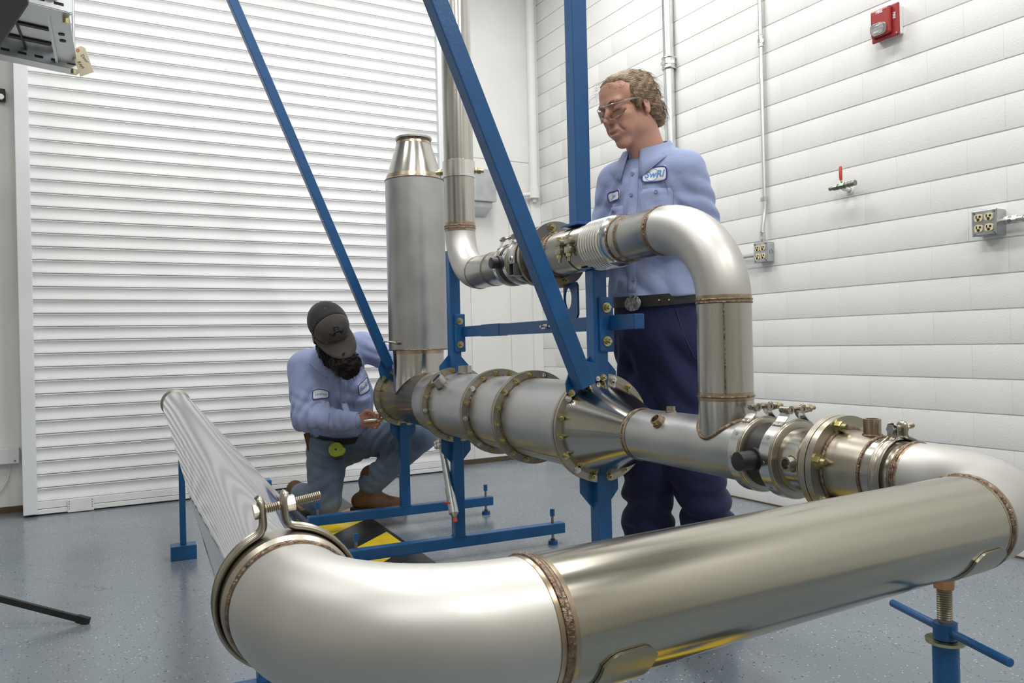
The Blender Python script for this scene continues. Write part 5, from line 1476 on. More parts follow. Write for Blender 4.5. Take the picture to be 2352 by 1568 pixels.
# ------------------------------------------------------------------ the standing worker
O2 = np.array([1.722, 2.066, 0.0])
l2 = RT * 0.743 - FW * 0.669; f2 = -RT * 0.669 - FW * 0.743
def w2(l, f, z):
    return O2 + l2 * l + f2 * f + UP * z - RT * (0.024 * max(0, z - 1.0) / 0.45) + RT * (0.02 * max(0, 0.9 - z))
H2 = headframe(-1.00, 0.31, 0.06)
C2h = np.array([1.614, 2.074, 1.712])
fb = Field((1.34, 1.62, -0.01), (2.06, 2.45, 1.87), 0.0034)
hw = head_sdf(fb, C2h, H2, 0.95)
fb.cone(hw(0, -0.030, -0.055), w2(0, -0.015, 1.54), 0.052, 0.060, 0.03)
fb.cone(hw(0, -0.004, -0.078), w2(0, 0.016, 1.52), 0.038, 0.044, 0.025)
fb.cone(w2(0, 0, 1.02), w2(0, 0, 1.38), 0.125, 0.13, 0.03, f2, 0.72)
fb.cone(w2(-0.11, 0, 1.450), w2(0.11, 0, 1.450), 0.05, 0.05, 0.04)
for (s_, kn, an) in ((-1, (-0.050, 0.030, 0.53), (-0.080, 0.0, 0.09)), (1, (0.105, -0.005, 0.53), (0.125, -0.055, 0.09))):
    fb.cone(w2(s_ * 0.085, 0, 0.97), w2(*kn), 0.085, 0.05, 0.03)
    fb.cone(w2(*kn), w2(*an), 0.05, 0.036, 0.02)
    fb.cone(w2(an[0], an[1] - 0.03, 0.045), w2(an[0] + s_ * 0.02, an[1] + 0.15, 0.035), 0.035, 0.03, 0.02)
ARM2 = ((-1, (-0.135, 0.0, 1.492), (-0.205, 0.010, 1.240), (-0.100, 0.120, 1.265)), (1, (0.135, -0.005, 1.492), (0.180, -0.030, 1.235), (0.105, 0.125, 1.260)))
for (s_, sh, el, wr_) in ARM2:
    fb.cone(w2(*sh), w2(*el), 0.05, 0.038, 0.02)
    fb.cone(w2(*el), w2(*wr_), 0.038, 0.027, 0.015)
    dd = un(np.array(w2(*wr_)) - np.array(w2(*el)))
    hand_sdf(fb, w2(*wr_), un(-l2 * s_ * 0.95 + f2 * 0.30), un(f2 - UP * 0.3), UP, curl=(0.4, 0.45, 0.5, 0.55))
p2, body2 = fobj('person', fb, MT['skin'], None, tuple(w2(0, 0, 0)), 2)
tag(p2, 'standing worker in light blue shirt and navy trousers leaning over the upper pipe', 'person')

# shirt
fs = Field((1.34, 1.62, 0.98), (2.12, 2.55, 1.66), 0.005)
fs.cone(w2(0, 0.012, 1.085), w2(0, 0.004, 1.26), 0.166, 0.158, 0.03, f2, 0.82)
fs.cone(w2(0, 0.004, 1.26), w2(0, -0.004, 1.425), 0.158, 0.146, 0.03, f2, 0.80)
fs.cone(w2(-0.105, -0.008, 1.498), w2(0.105, -0.008, 1.498), 0.060, 0.060, 0.05)
fs.cone(w2(-0.06, -0.025, 1.535), w2(0.06, -0.025, 1.535), 0.045, 0.045, 0.05)
fs.cone(w2(0, 0.0, 1.50), w2(0.0, -0.018, 1.560), 0.070, 0.060, 0.03)
for (s_, sh, el, wr_) in ARM2:
    fs.cone(w2(*sh), w2(*el), 0.062, 0.055, 0.035)
    fs.cone(w2(*el), w2(*wr_), 0.053, 0.042, 0.02)
    ax = un(w2(*el) - w2(*sh))
    fs.ripple(w2(*el), un(ax + 0.5 * f2), 0.0075, 0.040, 0.085, 0.4, 0.016)
    fs.ripple(0.5 * w2(*el) + 0.5 * w2(*sh), un(ax + 0.9 * f2 * s_), 0.0045, 0.055, 0.10, 1.2, 0.02)
    fs.ripple(w2(sh[0] * 0.75, 0.08, 1.36), un(l2 * s_ + UP * 0.9), 0.0045, 0.05, 0.09, 2.0, 0.012)
fs.ripple(w2(0.02, 0.12, 1.11), un(UP + 0.9 * l2), 0.0045, 0.075, 0.10, 0.0, 0.03)
fs.ripple(w2(-0.1, 0.10, 1.14), un(UP - 1.2 * l2), 0.0040, 0.08, 0.10, 1.0, 0.03)
fs.ripple(w2(0.12, 0.05, 1.12), un(UP * 0.6 + 1.0 * l2), 0.0045, 0.07, 0.09, 2.0, 0.03)
fs.ripple(w2(0.0, 0.1, 1.32), un(l2 + 0.5 * UP), 0.003, 0.07, 0.16, 2.0, 0.02)
fs.rough(0.0022, 38, 3)
fs.plane_cut(w2(0, 0, 1.098), -UP - 0.10 * f2)
fs.plane_cut(w2(0, -0.02, 1.590), un(UP + 0.50 * f2))

sh2, tsh2 = fobj('shirt', fs, MT['shirt'], p2, it=1)
# trousers
ft = Field((1.34, 1.62, 0.02), (2.12, 2.55, 1.12), 0.0055)
ft.cone(w2(0, 0.004, 0.985), w2(0, 0.008, 1.11), 0.150, 0.150, 0.03, f2, 0.90)
for (s_, kn, an) in ((-1, (-0.050, 0.030, 0.53), (-0.078, 0.005, 0.10)), (1, (0.110, -0.005, 0.53), (0.122, -0.045, 0.10))):
    ft.cone(w2(s_ * 0.068, 0.0, 0.955), w2(*kn), 0.100, 0.080, 0.035)
    ft.cone(w2(*kn), w2(an[0], an[1], 0.34), 0.083, 0.079, 0.02)
    ft.cone(w2(an[0], an[1], 0.34), w2(*an), 0.080, 0.074, 0.02)
    ft.ripple(w2(an[0], an[1], 0.40), un(UP + 0.25 * l2 * s_), 0.015, 0.085, 0.11, 0.6 * s_, 0.022)
    ft.ripple(w2(an[0], an[1], 0.27), un(UP - 0.25 * l2 * s_), 0.011, 0.065, 0.10, 1.7, 0.02)
    ft.ripple(w2(*kn), un(UP + 0.5 * l2 * s_), 0.005, 0.07, 0.12, 0.2, 0.02)
    ft.ripple(w2(s_ * 0.08, 0.06, 0.82), un(l2 * s_ + 0.7 * UP), 0.0080, 0.085, 0.16, 0.9, 0.02)
ft.ripple(w2(0.0, 0.08, 0.92), un(l2 + 0.3 * UP), 0.004, 0.06, 0.09, 0.9, 0.015)
ft.rough(0.002, 30, 5)
ft.plane_cut(w2(0, 0, 1.118), UP + 0.10 * f2)
tr2, ttr2 = fobj('trousers', ft, MT['navy'], p2, it=1)
# pocket seam and fly stitching
def surfline(name, pts, n_, trees, m, parent, r=0.0016, off=0.001, start=0.3):
    P = []
    for p in pts:
        q = Vector(p) + Vector(n_) * start
        h = None
        for tr in (trees if isinstance(trees, (list, tuple)) else [trees]):
            g = tr.ray_cast(q, -Vector(n_), start * 2)
            if g[0] is not None and (h is None or g[3] < h[3]): h = g
        if h: P.append(np.array(h[0] + Vector(n_) * off))
    return part(name, MB(MET).tube(P, r, 6), m, parent) if len(P) > 1 else None
nL = un(l2 * 0.75 + f2 * 0.65)
MT['navyline'] = mat('navy_seam', (0.03, 0.036, 0.10), 0.9)
surfline('pocket_seam', [w2(0.10, 0.08, 1.05), w2(0.115, 0.08, 1.0), w2(0.125, 0.07, 0.95), w2(0.14, 0.05, 0.90), w2(0.16, 0.04, 0.875)], nL, ttr2, MT['navyline'], tr2)
# belt and buckle
def beltband(parent, wfun, z0_, z1, ra, rb, tilt, mt, n=72):
    V = []; F = []
    for i in range(n):
        th = 2 * math.pi * i / n
        l_, f_ = ra * math.sin(th), rb * math.cos(th) + 0.006
        dz = -tilt * f_
        for (dr, zz) in ((0, z0_), (0.004, z0_), (0.004, z1), (0, z1)):
            V.append(wfun(l_ * (1 + dr / ra), f_ * (1 + dr / rb), zz + dz))
    for i in range(n):
        j = (i + 1) % n
        for k_ in range(4):
            F.append((i * 4 + k_, j * 4 + k_, j * 4 + (k_ + 1) % 4, i * 4 + (k_ + 1) % 4))
    return part('belt', MB(MET).add(V, F), mt, parent, 40)
bl2 = beltband(p2, w2, 1.074, 1.110, 0.155, 0.141, 0.10, MT['beltl'])
bk = MB(MET)
bc = w2(0.0, 0.156, 1.072); bn = un(f2 + 0.1 * UP)
V = []; F = []
for (rr_, hh) in ((1.0, 0.0), (0.97, 0.004), (0.80, 0.006), (0.55, 0.008), (0.3, 0.0075), (0.0, 0.008)):
    for th in np.linspace(0, 2 * math.pi, 28, endpoint=False):
        V.append(bc + bn * hh + l2 * (0.030 * rr_ * math.cos(th)) + np.cross(bn, l2) * (0.026 * rr_ * math.sin(th)))
for i in range(5):
    for j in range(28):
        k_ = (j + 1) % 28
        F.append((i * 28 + j, i * 28 + k_, (i + 1) * 28 + k_, (i + 1) * 28 + j))
MT['buckle'] = mat('buckle_silver', (0.60, 0.60, 0.57), 0.3, 1.0, noise=0.6, nscale=120, bump=0.8, bscale=90)
part('buckle', bk.add(V, F), MT['buckle'], bl2, 30)
for a in (0.55, 0.75):
    q = w2(0.155 * math.sin(a), 0.141 * math.cos(a) + 0.012, 1.092 - 0.013)
    part('eyelet', MB(MET).lathe(q, un(l2 * math.sin(a) + f2 * math.cos(a)), [(0, 0.003), (0.002, 0.0028), (0.002, 0)], 12), MT['chrome'], bl2)
part('belt_loop', MB(MET).box(w2(0.156, 0.03, 1.09), (0.006, 0.012, 0.055), (un(l2), un(f2), UP)), MT['navy'], tr2, 0, 0.001)

# collar, placket, buttons, pockets, patches
collar(sh2, w2(-0.002, 0.000, 1.596), un(l2), None, un(UP * 0.96 + f2 * 0.12), un(f2), 0.072, 0.078, 0.024, 0.020, MT['shirt'], 0.30, 0.034, 44, 0.055)
nF = un(f2 + 0.12 * UP)
uF = un(np.cross(UP, nF))           # towards his left, seen from the front
uF = un(l2)
vF = un(np.cross(nF, uF)); vF = vF if vF[2] > 0 else -vF
V2, F_ = roundrect(0.034, 0.40, 0.002, 3, 24)
conform('placket', V2, F_, w2(0.0, 0.1, 1.305), uF, vF, nF, tsh2, MT['shirt'], sh2, 0.0012, 0.0022)
for z_ in (1.15, 1.24, 1.33, 1.42, 1.49):
    h_ = tsh2.ray_cast(Vector(w2(0.0, 0.4, z_)), -Vector(f2), 0.6)
    if h_[0]:
        q = np.array(h_[0]) + f2 * 0.003
        part('button', MB(MET).lathe(q, nF, [(0, 0.0058), (0.002, 0.006), (0.003, 0.005), (0.0024, 0.003), (0.0024, 0)], 16), MT['button'], sh2)
nP = un(f2 * 0.86 + l2 * 0.42 + UP * 0.1); uP = un(l2 * 0.90 - f2 * 0.44); vP = un(np.cross(nP, uP)); vP = vP if vP[2] > 0 else -vP
def patch(parent, shirt_tree, c, u, v, n, w, h, body, size, logo, off=0.004):
    V2, F_ = roundrect(w, h, 0.006, 10, 6)
    bd = conform('logo_patch' if logo else 'name_patch', V2, F_, c, u, v, n, shirt_tree, MT['patch'], parent, off, 0.0015)
    V2, F_ = ringband(w + 0.001, h + 0.001, 0.006, 0.0042, 48)
    conform('border', V2, F_, c, u, v, n, shirt_tree, MT['patchblue'], bd, off + 0.0014, 0.001)
    if logo:
        m_ = 40
        V2 = [(0.62 * h * 0.5 * 1.35 * math.cos(a) - w * 0.10, 0.42 * h * math.sin(a)) for a in np.linspace(0, 2 * math.pi, m_, endpoint=False)]
        V2 += [((0.62 * h * 0.5 * 1.35 - 0.0016) * math.cos(a) - w * 0.10, (0.42 * h - 0.0016) * math.sin(a)) for a in np.linspace(0, 2 * math.pi, m_, endpoint=False)]
        conform('emblem_ring', V2, [(i, (i + 1) % m_, m_ + (i + 1) % m_, m_ + i) for i in range(m_)], c, u, v, n, shirt_tree, MT['logoblue'], bd, off + 0.0013)
    conform_text('lettering', body, size, c, u, v, n, shirt_tree, MT['logoblue'], bd, off + 0.0018, 0.25, 0.0007 if logo else 0.0002)
    return bd
patch(sh2, tsh2, w2(0.078, 0.10, 1.478), uP, vP, nP, 0.082, 0.052, 'SwRI', 0.030, True)
nQ = un(f2 * 0.86 - l2 * 0.42 + UP * 0.1); uQ = un(l2 * 0.90 + f2 * 0.44); vQ = un(np.cross(nQ, uQ)); vQ = vQ if vQ[2] > 0 else -vQ
patch(sh2, tsh2, w2(-0.085, 0.10, 1.430), uQ, vQ, nQ, 0.072, 0.036, 'Jim', 0.022, False)
for (c_, u_, v_, n_) in ((w2(0.078, 0.10, 1.375), uP, vP, nP), (w2(-0.085, 0.10, 1.335), uQ, vQ, nQ)):
    V2, F_ = roundrect(0.105, 0.115, 0.010, 8, 8)
    pk = conform('pocket', V2, F_, c_, u_, v_, n_, tsh2, MT['shirt'], sh2, 0.0012, 0.0028)
    h_ = tsh2.ray_cast(Vector(np.array(c_) + np.array(v_) * 0.045 + np.array(n_) * 0.25), -Vector(n_), 0.5)
    if h_[0]:
        part('button', MB(MET).lathe(np.array(h_[0]) + np.array(n_) * 0.004, n_, [(0, 0.0058), (0.002, 0.006), (0.003, 0.005), (0.0024, 0.003), (0.0024, 0)], 16), MT['button'], pk)
surfline('armhole_seam', [w2(0.10, 0.1, 1.50), w2(0.118, 0.1, 1.46), w2(0.128, 0.1, 1.41), w2(0.135, 0.1, 1.35), w2(0.140, 0.1, 1.29)], un(f2 * 0.8 + l2 * 0.6), tsh2, MT['button'], sh2, 0.0012, 0.0002)

MT['lash'] = mat('lash', (0.05, 0.03, 0.02), 0.7)
# hair: swept back over the ears, wispy at the forehead
fh = Field(C2h - 0.20, C2h + 0.20, 0.0036)
E = lambda x, y, z, r, k=0.012, cut=False: fh.ell(hw(x, y, z), H2, np.array(r) * 0.95, k, cut)
E(0, -0.022, 0.040, (0.0860, 0.103, 0.084), 0.01)
E(0, 0.036, 0.082, (0.056, 0.038, 0.030), 0.02)
E(0, -0.078, -0.018, (0.070, 0.047, 0.072), 0.02)
E(0, -0.092, -0.060, (0.052, 0.034, 0.038), 0.02)
for q in (-1, 1):
    E(q * 0.064, -0.012, 0.028, (0.024, 0.056, 0.040), 0.015)
    E(q * 0.064, -0.050, -0.026, (0.020, 0.030, 0.042), 0.015)
    E(q * 0.072, 0.016, -0.004, (0.008, 0.014, 0.026), 0.008)
E(0, 0.112, 0.000, (0.080, 0.070, 0.082), 0.022, True)
E(0, 0.060, -0.085, (0.10, 0.075, 0.075), 0.010, True)
for q in (-1, 1):
    E(q * 0.056, 0.086, 0.044, (0.034, 0.046, 0.040), 0.024, True)
    E(q * 0.090, -0.006, -0.026, (0.022, 0.017, 0.028), 0.006, True)
fh.ripple(hw(0.06, -0.04, 0.04), un(H2[2] + 0.45 * H2[1]), 0.0026, 0.026, 0.10, 0.0, 0.02)
fh.ripple(hw(0.02, -0.09, -0.05), un(H2[2] * 0.7 + H2[0] * 0.7), 0.0050, 0.028, 0.055, 0.8, 0.014)
fh.rough(0.0018, 70, 9)
hr2, thr2 = fobj('hair', fh, MT['hair'], p2, it=1)
# loose strands
rg = np.random.RandomState(4)
ls = MB(MET)
for i in range(80):
    a = rg.uniform(-1.0, 1.15); base = hw(0.072 * math.sin(a), 0.062 + 0.022 * math.cos(a) + rg.uniform(-0.02, 0.004), 0.092 + rg.uniform(-0.012, 0.012) - 0.03 * abs(math.sin(a)))
    out = un(H2[1] * 0.75 * math.cos(a) + H2[0] * math.sin(a) + H2[2] * rg.uniform(0.1, 0.8))
    side = H2[0] * rg.uniform(-0.5, 0.5)
    ln = rg.uniform(0.010, 0.028)
    pts = [base + out * ln * t + side * ln * t * t - H2[2] * (ln * 0.9 * t * t) + H2[1] * 0.006 * math.sin(5 * t + i) for t in (0, 0.3, 0.6, 0.85, 1.0)]
    ls.tube(pts, [0.00035, 0.00035, 0.0003, 0.00025, 0.00015], 3)
for i in range(550):
    th = rg.uniform(-0.6, math.pi + 0.6); z_ = rg.uniform(-0.085, 0.12)
    p_ = np.array([0.098 * math.cos(th), -0.02 - 0.115 * math.sin(th), z_])
    rad = 1.0 if z_ < 0.05 else math.sqrt(max(0.05, 1 - ((z_ - 0.05) / 0.095) ** 2))
    p_[0] *= rad; p_[1] = -0.02 + (p_[1] + 0.02) * rad
    q = Vector(hw(*p_)); cc_ = Vector(hw(0, -0.02, z_ * 0.6))
    h_ = thr2.ray_cast(q + (q - cc_) * 0.6, (cc_ - q).normalized(), 0.25)
    if not h_[0]: continue
    b0 = np.array(h_[0]); nrm = np.array(h_[1])
    fl = un(-H2[1] * 0.8 - H2[2] * 0.55 + H2[0] * rg.uniform(-0.25, 0.25)); fl = un(fl - nrm * (fl @ nrm) + nrm * rg.uniform(-0.05, 0.035))
    ln = rg.uniform(0.02, 0.05)
    pts = [b0 + fl * ln * t + nrm * 0.004 * math.sin(math.pi * t) - UP * 0.008 * t * t for t in (0, 0.35, 0.7, 1.0)]
    ls.tube(pts, [0.0004, 0.0005, 0.0004, 0.0002], 3)
hs = part('loose_strands', ls, MT['hair'], hr2, 60); hs['kind'] = 'stuff'
# eyebrows and lashes
for q in (-1, 1):
    part('eyebrow', MB(MET).tube([hw(q * 0.014, 0.0975, 0.022), hw(q * 0.03, 0.0955, 0.027), hw(q * 0.05, 0.082, 0.026)], [0.0022, 0.0028, 0.0012], 6), MT['hair'], p2)
for q in (-1, 1):
    part('eyelashes', MB(MET).tube([hw(q * 0.017, 0.0905, -0.0035), hw(q * 0.025, 0.0925, -0.0055), hw(q * 0.036, 0.0905, -0.0060), hw(q * 0.047, 0.0845, -0.0035)], [0.0006, 0.0010, 0.0010, 0.0006], 6), MT['lash'], p2)
# safety glasses
def glass_mat():
    m, nt, b = nmat('clear_polycarbonate'); N = nt.nodes; Lk = nt.links
    N.remove(b)
    tr = N.new('ShaderNodeBsdfTransparent'); tr.inputs[0].default_value = (0.97, 0.975, 0.98, 1)
    gl = N.new('ShaderNodeBsdfGlossy'); gl.inputs['Roughness'].default_value = 0.03
    mx = N.new('ShaderNodeMixShader'); fr_ = N.new('ShaderNodeFresnel'); fr_.inputs[0].default_value = 1.5
    Lk.new(fr_.outputs[0], mx.inputs[0]); Lk.new(tr.outputs[0], mx.inputs[1]); Lk.new(gl.outputs[0], mx.inputs[2])
    Lk.new(mx.outputs[0], N['Material Output'].inputs['Surface'])
    return m
MT['glass'] = glass_mat()
MT['clearframe'] = mat('clear_frame', (0.90, 0.91, 0.92), 0.10, spec=0.6)
MT['clearframe'].node_tree.nodes['Principled BSDF'].inputs['Transmission Weight'].default_value = 0.75
gl = thing('safety_glasses', 'clear safety glasses worn by the standing worker', 'glasses', tuple(hw(0, 0.1, 0)))
V = []; F = []
def gpt(a, z_):
    rx, ry = 0.0715, 0.110
    return hw(rx * math.sin(a), 0.012 + ry * math.cos(a) - 0.10 * max(0, -z_) * 0.6, z_)
N_A = 30
aa = np.linspace(-1.05, 1.05, N_A)
for a in aa:
    nb = math.exp(-(a / 0.16) ** 2)
    zb = -0.032 + 0.028 * nb + 0.012 * abs(a) ** 2; zt_ = 0.020 - 0.006 * abs(a)
    for t_ in np.linspace(0, 1, 6):
        V.append(gpt(a, zb + (zt_ - zb) * t_))
for i in range(N_A - 1):
    for j in range(5):
        F.append((i * 6 + j, i * 6 + j + 1, (i + 1) * 6 + j + 1, (i + 1) * 6 + j))
part('lens', MB(MET).add(V, F), MT['glass'], gl, 80)
part('brow_rim', MB(MET).tube([gpt(a, 0.020 - 0.006 * abs(a)) for a in aa], 0.0013, 8), MT['clearframe'], gl)
part('lower_rim', MB(MET).tube([gpt(a, -0.032 + 0.028 * math.exp(-(a / 0.16) ** 2) + 0.012 * abs(a) ** 2) for a in aa], 0.0004, 6), MT['clearframe'], gl)
for q in (-1, 1):
    part('temple', MB(MET).tube([gpt(q * 1.05, 0.016), hw(q * 0.079, 0.035, 0.012), hw(q * 0.083, -0.01, 0.006), hw(q * 0.080, -0.045, -0.004)], [0.0030, 0.0026, 0.0022, 0.002], 8), MT['clearframe'], gl)
# boots of the standing worker
for (s_, an) in ((-1, (-0.085, 0.0, 0.09)), (1, (0.125, -0.055, 0.09))):
    c_ = w2(an[0], an[1] + 0.07, 0)
    fbo = Field((c_[0] - 0.22, c_[1] - 0.22, -0.005), (c_[0] + 0.22, c_[1] + 0.22, 0.22), 0.006)
    fbo.cone(w2(an[0], an[1], 0.16), w2(an[0], an[1], 0.06), 0.052, 0.050, 0.02)
    fbo.cone(w2(an[0], an[1] - 0.035, 0.045), w2(an[0] + s_ * 0.02, an[1] + 0.17, 0.040), 0.043, 0.040, 0.03)
    fbo.plane_cut(w2(0, 0, 0.001), -UP)
    fobj('boot', fbo, MT['leather'], p2, it=1)

# ------------------------------------------------------------------ the kneeling worker
l1 = un(RT * math.cos(0.42) + FW * math.sin(0.42)); f1 = un(RT * math.sin(0.42) - FW * math.cos(0.42))
A = np.array
PEL = A([1.405, 4.545, 0.455]); CHE = A([1.342, 4.440, 0.735]); NEC = A([1.292, 4.345, 0.915])
RSH = A([1.160, 4.460, 0.850]); LSH = A([1.487, 4.410, 0.965])
REL = A([1.138, 4.345, 0.575]); RWR = A([1.352, 4.165, 0.560])
LEL = A([1.690, 4.340, 0.840]); LWR = A([1.700, 4.090, 0.790])
RHI = A([1.318, 4.545, 0.440]); RKN = A([1.262, 4.460, 0.070]); RAN = A([1.225, 4.800, 0.075])
LHI = A([1.480, 4.510, 0.430]); LKN = A([1.772, 4.235, 0.450]); LAN = A([1.540, 4.455, 0.130])
H1 = headframe(0.75, 0.70, 0.48)
HS = 1.17
C1h = A([1.226, 4.151, 1.043])
tn1 = un(np.cross(l1, un(NEC - PEL))); tn1 = tn1 if tn1 @ f1 > 0 else -tn1      # chest normal
f_ = Field((1.00, 3.95, -0.01), (1.95, 5.02, 1.25), 0.0048)
hw1 = head_sdf(f_, C1h, H1, HS)
f_.cone(hw1(0, -0.03, -0.05), NEC - UP * 0.04, 0.060, 0.072, 0.03)
f_.cone(PEL, CHE, 0.13, 0.15, 0.03, tn1, 0.75)
f_.cone(RSH * 0.8 + LSH * 0.2, LSH * 0.8 + RSH * 0.2, 0.06, 0.06, 0.04)
for (a, b, c) in ((RSH, REL, RWR), (LSH, LEL, LWR)):
    f_.cone(a, b, 0.055, 0.042, 0.02); f_.cone(b, c, 0.042, 0.029, 0.015)
for (a, b, c) in ((RHI, RKN, RAN), (LHI, LKN, LAN)):
    f_.cone(a, b, 0.085, 0.055, 0.03); f_.cone(b, c, 0.052, 0.038, 0.02)
f_.cone(LAN - UP * 0.07, LAN + RT * 0.14 - UP * 0.09, 0.035, 0.028, 0.02)
f_.cone(RAN, RAN + A([-0.03, 0.10, -0.02]), 0.035, 0.03, 0.02)
hd1 = un(A([0.80, -0.52, -0.02]))
hand_sdf(f_, RWR + hd1 * 0.02, hd1, un(-FW * 0.6 - UP * 0.1 + RT * 0.1), UP, curl=(0.95, 1.05, 1.15, 1.25), thumb_curl=0.5)
hand_sdf(f_, LWR, un(A([-0.2, -0.9, -0.1])), un(-RT), UP, curl=(0.6, 0.6, 0.7, 0.7))
p1, body1 = fobj('person', f_, MT['skin2'], None, (1.38, 4.5, 0.0), 2)
tag(p1, 'kneeling bearded worker in light blue shirt, blue jeans and grey cap beside the duct', 'person')

fs = Field((0.98, 3.95, 0.36), (1.95, 4.85, 1.04), 0.0055)
fs.cone(PEL + UP * 0.02, CHE - UP * 0.06 + tn1 * 0.01, 0.182, 0.192, 0.03, tn1, 0.80)
fs.cone(CHE - UP * 0.06 + tn1 * 0.01, CHE + (NEC - CHE) * 0.45, 0.192, 0.165, 0.04, tn1, 0.76)
fs.cone(RSH * 0.82 + LSH * 0.18, LSH * 0.82 + RSH * 0.18, 0.080, 0.078, 0.05)
fs.cone(NEC - UP * 0.06, NEC + (C1h - NEC) * 0.25, 0.092, 0.074, 0.04)
fs.cone(RSH, REL, 0.086, 0.072, 0.04); fs.cone(REL, RWR, 0.070, 0.047, 0.02)
fs.cone(LSH, LEL, 0.078, 0.070, 0.04); fs.cone(LEL, LWR, 0.066, 0.046, 0.02)
fs.ripple(REL, un(RWR - REL + 0.3 * (REL - RSH)), 0.011, 0.052, 0.11, 0.3, 0.02)
fs.ripple(0.5 * (REL + RWR), un(RWR - REL + UP * 0.08), 0.007, 0.045, 0.09, 0.9, 0.018)
fs.ripple(0.5 * (RSH + REL), un(REL - RSH + RT * 0.6), 0.0035, 0.09, 0.11, 1.5, 0.01)
fs.ripple(RSH + (CHE - RSH) * 0.45, un(UP + RT), 0.006, 0.075, 0.10, 0.7, 0.01)
fs.ripple(CHE + tn1 * 0.1 - UP * 0.12, un(UP + 0.6 * RT), 0.010, 0.075, 0.14, 0.2, 0.025)
fs.ripple(CHE + tn1 * 0.1 + RT * 0.06, un(RT - 0.5 * UP), 0.007, 0.065, 0.12, 1.2, 0.02)
fs.ripple(LSH + (LEL - LSH) * 0.3, un(LEL - LSH + UP * 0.5), 0.006, 0.055, 0.09, 0.4, 0.02)
fs.ripple(REL + UP * 0.08, un(UP + RT * 0.5), 0.005, 0.06, 0.07, 0.1, 0.01)
fs.rough(0.0016, 26, 13)
fs.plane_cut(RWR + (RWR - REL) * 0.02, un(RWR - REL)) if False else None
fs.plane_cut(NEC + (C1h - NEC) * 0.36, un(C1h - NEC + UP * 0.1)) if False else None
sh1, tsh1 = fobj('shirt', fs, MT['shirt'], p1, it=1)
# cuff
part('cuff', MB(MET).lathe(RWR - un(RWR - REL) * 0.035, un(RWR - REL), [(0, 0.046), (0.002, 0.0495), (0.055, 0.0470), (0.057, 0.044), (0.05, 0.036)], 32), MT['shirt'], sh1)
collar(sh1, NEC + UP * 0.012 + tn1 * 0.0, l1, None, un(UP * 0.9 + tn1 * 0.35), un(tn1 * 0.8 + UP * 0.1), 0.088, 0.084, 0.032, 0.020, MT['shirt'], 0.30, 0.026, 44, 0.045)
u1 = l1; n1 = un(tn1 + 0.0 * UP); v1 = un(np.cross(n1, u1)); v1 = v1 if v1[2] > 0 else -v1
V2, F_ = roundrect(0.036, 0.34, 0.002, 3, 20)
conform('placket', V2, F_, CHE + n1 * 0.1 - UP * 0.06, u1, v1, n1, tsh1, MT['shirt'], sh1, 0.0012, 0.0022)
for s_ in (-0.11, 0.0):
    h_ = tsh1.ray_cast(Vector(CHE + v1 * s_ + n1 * 0.4), -Vector(n1), 0.6)
    if h_[0]: part('button', MB(MET).lathe(np.array(h_[0]) + n1 * 0.003, n1, [(0, 0.006), (0.002, 0.006), (0.003, 0.005), (0.0024, 0)], 16), MT['button'], sh1)
patch(sh1, tsh1, CHE - l1 * 0.105 + v1 * 0.035 + n1 * 0.1, un(l1 + v1 * 0.10), un(v1 - l1 * 0.10), un(n1 - l1 * 0.25), 0.092, 0.046, 'Landrum', 0.018, False)
patch(sh1, tsh1, CHE + l1 * 0.118 + v1 * 0.055 + n1 * 0.1, un(l1 + v1 * 0.14), un(v1 - l1 * 0.14), un(n1 + l1 * 0.2), 0.090, 0.068, 'SwRI', 0.034, True)
V2, F_ = roundrect(0.12, 0.12, 0.012, 8, 8)
conform('pocket', V2, F_, CHE - l1 * 0.105 - v1 * 0.055 + n1 * 0.1, l1, v1, un(n1 - l1 * 0.25), tsh1, MT['shirt'], sh1, 0.0012, 0.0028)
conform('pocket', V2, F_, CHE + l1 * 0.105 - v1 * 0.055 + n1 * 0.1, l1, v1, un(n1 + l1 * 0.2), tsh1, MT['shirt'], sh1, 0.0012, 0.0028)

ft = Field((1.02, 3.98, 0.0), (1.95, 5.0, 0.60), 0.0055)
ft.cone(PEL - UP * 0.03, PEL + UP * 0.03, 0.172, 0.168, 0.03, tn1, 0.82)
ft.cone(RHI, RKN + UP * 0.02, 0.125, 0.092, 0.04); ft.cone(RKN + UP * 0.02, RAN + UP * 0.01, 0.090, 0.065, 0.03)
ft.cone(LHI, LKN, 0.120, 0.088, 0.04); ft.cone(LKN, LAN + UP * 0.035, 0.086, 0.074, 0.03)
ft.ripple(RHI + (RKN - RHI) * 0.25 - FW * 0.08, un(UP + 0.5 * RT), 0.008, 0.06, 0.10, 0.5, 0.02)
ft.ripple(RKN - FW * 0.06 + UP * 0.08, un(UP - 0.3 * RT), 0.006, 0.07, 0.10, 0.5, 0.02)
ft.ripple(LHI + (LKN - LHI) * 0.35 - FW * 0.05, un(RT - 0.9 * UP), 0.009, 0.05, 0.12, 0.2, 0.012)
ft.ripple(LHI + (LKN - LHI) * 0.8, un(LKN - LHI), 0.006, 0.06, 0.10, 0.5, 0.02)
ft.ripple(LAN + UP * 0.12, un(LKN - LAN), 0.009, 0.055, 0.09, 0.5, 0.02)
ft.rough(0.0025, 30, 15)
ft.plane_cut(A([0, 0, 0.003]), -UP)
ft.plane_cut(PEL + UP * 0.062, un(NEC - PEL), rad=A([0.21, 0.18, 0.11]))
tr1, ttr1 = fobj('jeans', ft, MT['denim'], p1, it=1)
def wb1(l, f, z): return PEL + l1 * l + un(np.cross(l1, un(NEC - PEL)) * (1 if np.cross(l1, un(NEC - PEL)) @ f1 > 0 else -1)) * f + un(NEC - PEL) * z
beltband(p1, wb1, 0.018, 0.056, 0.176, 0.148, 0.0, MT['beltl'])
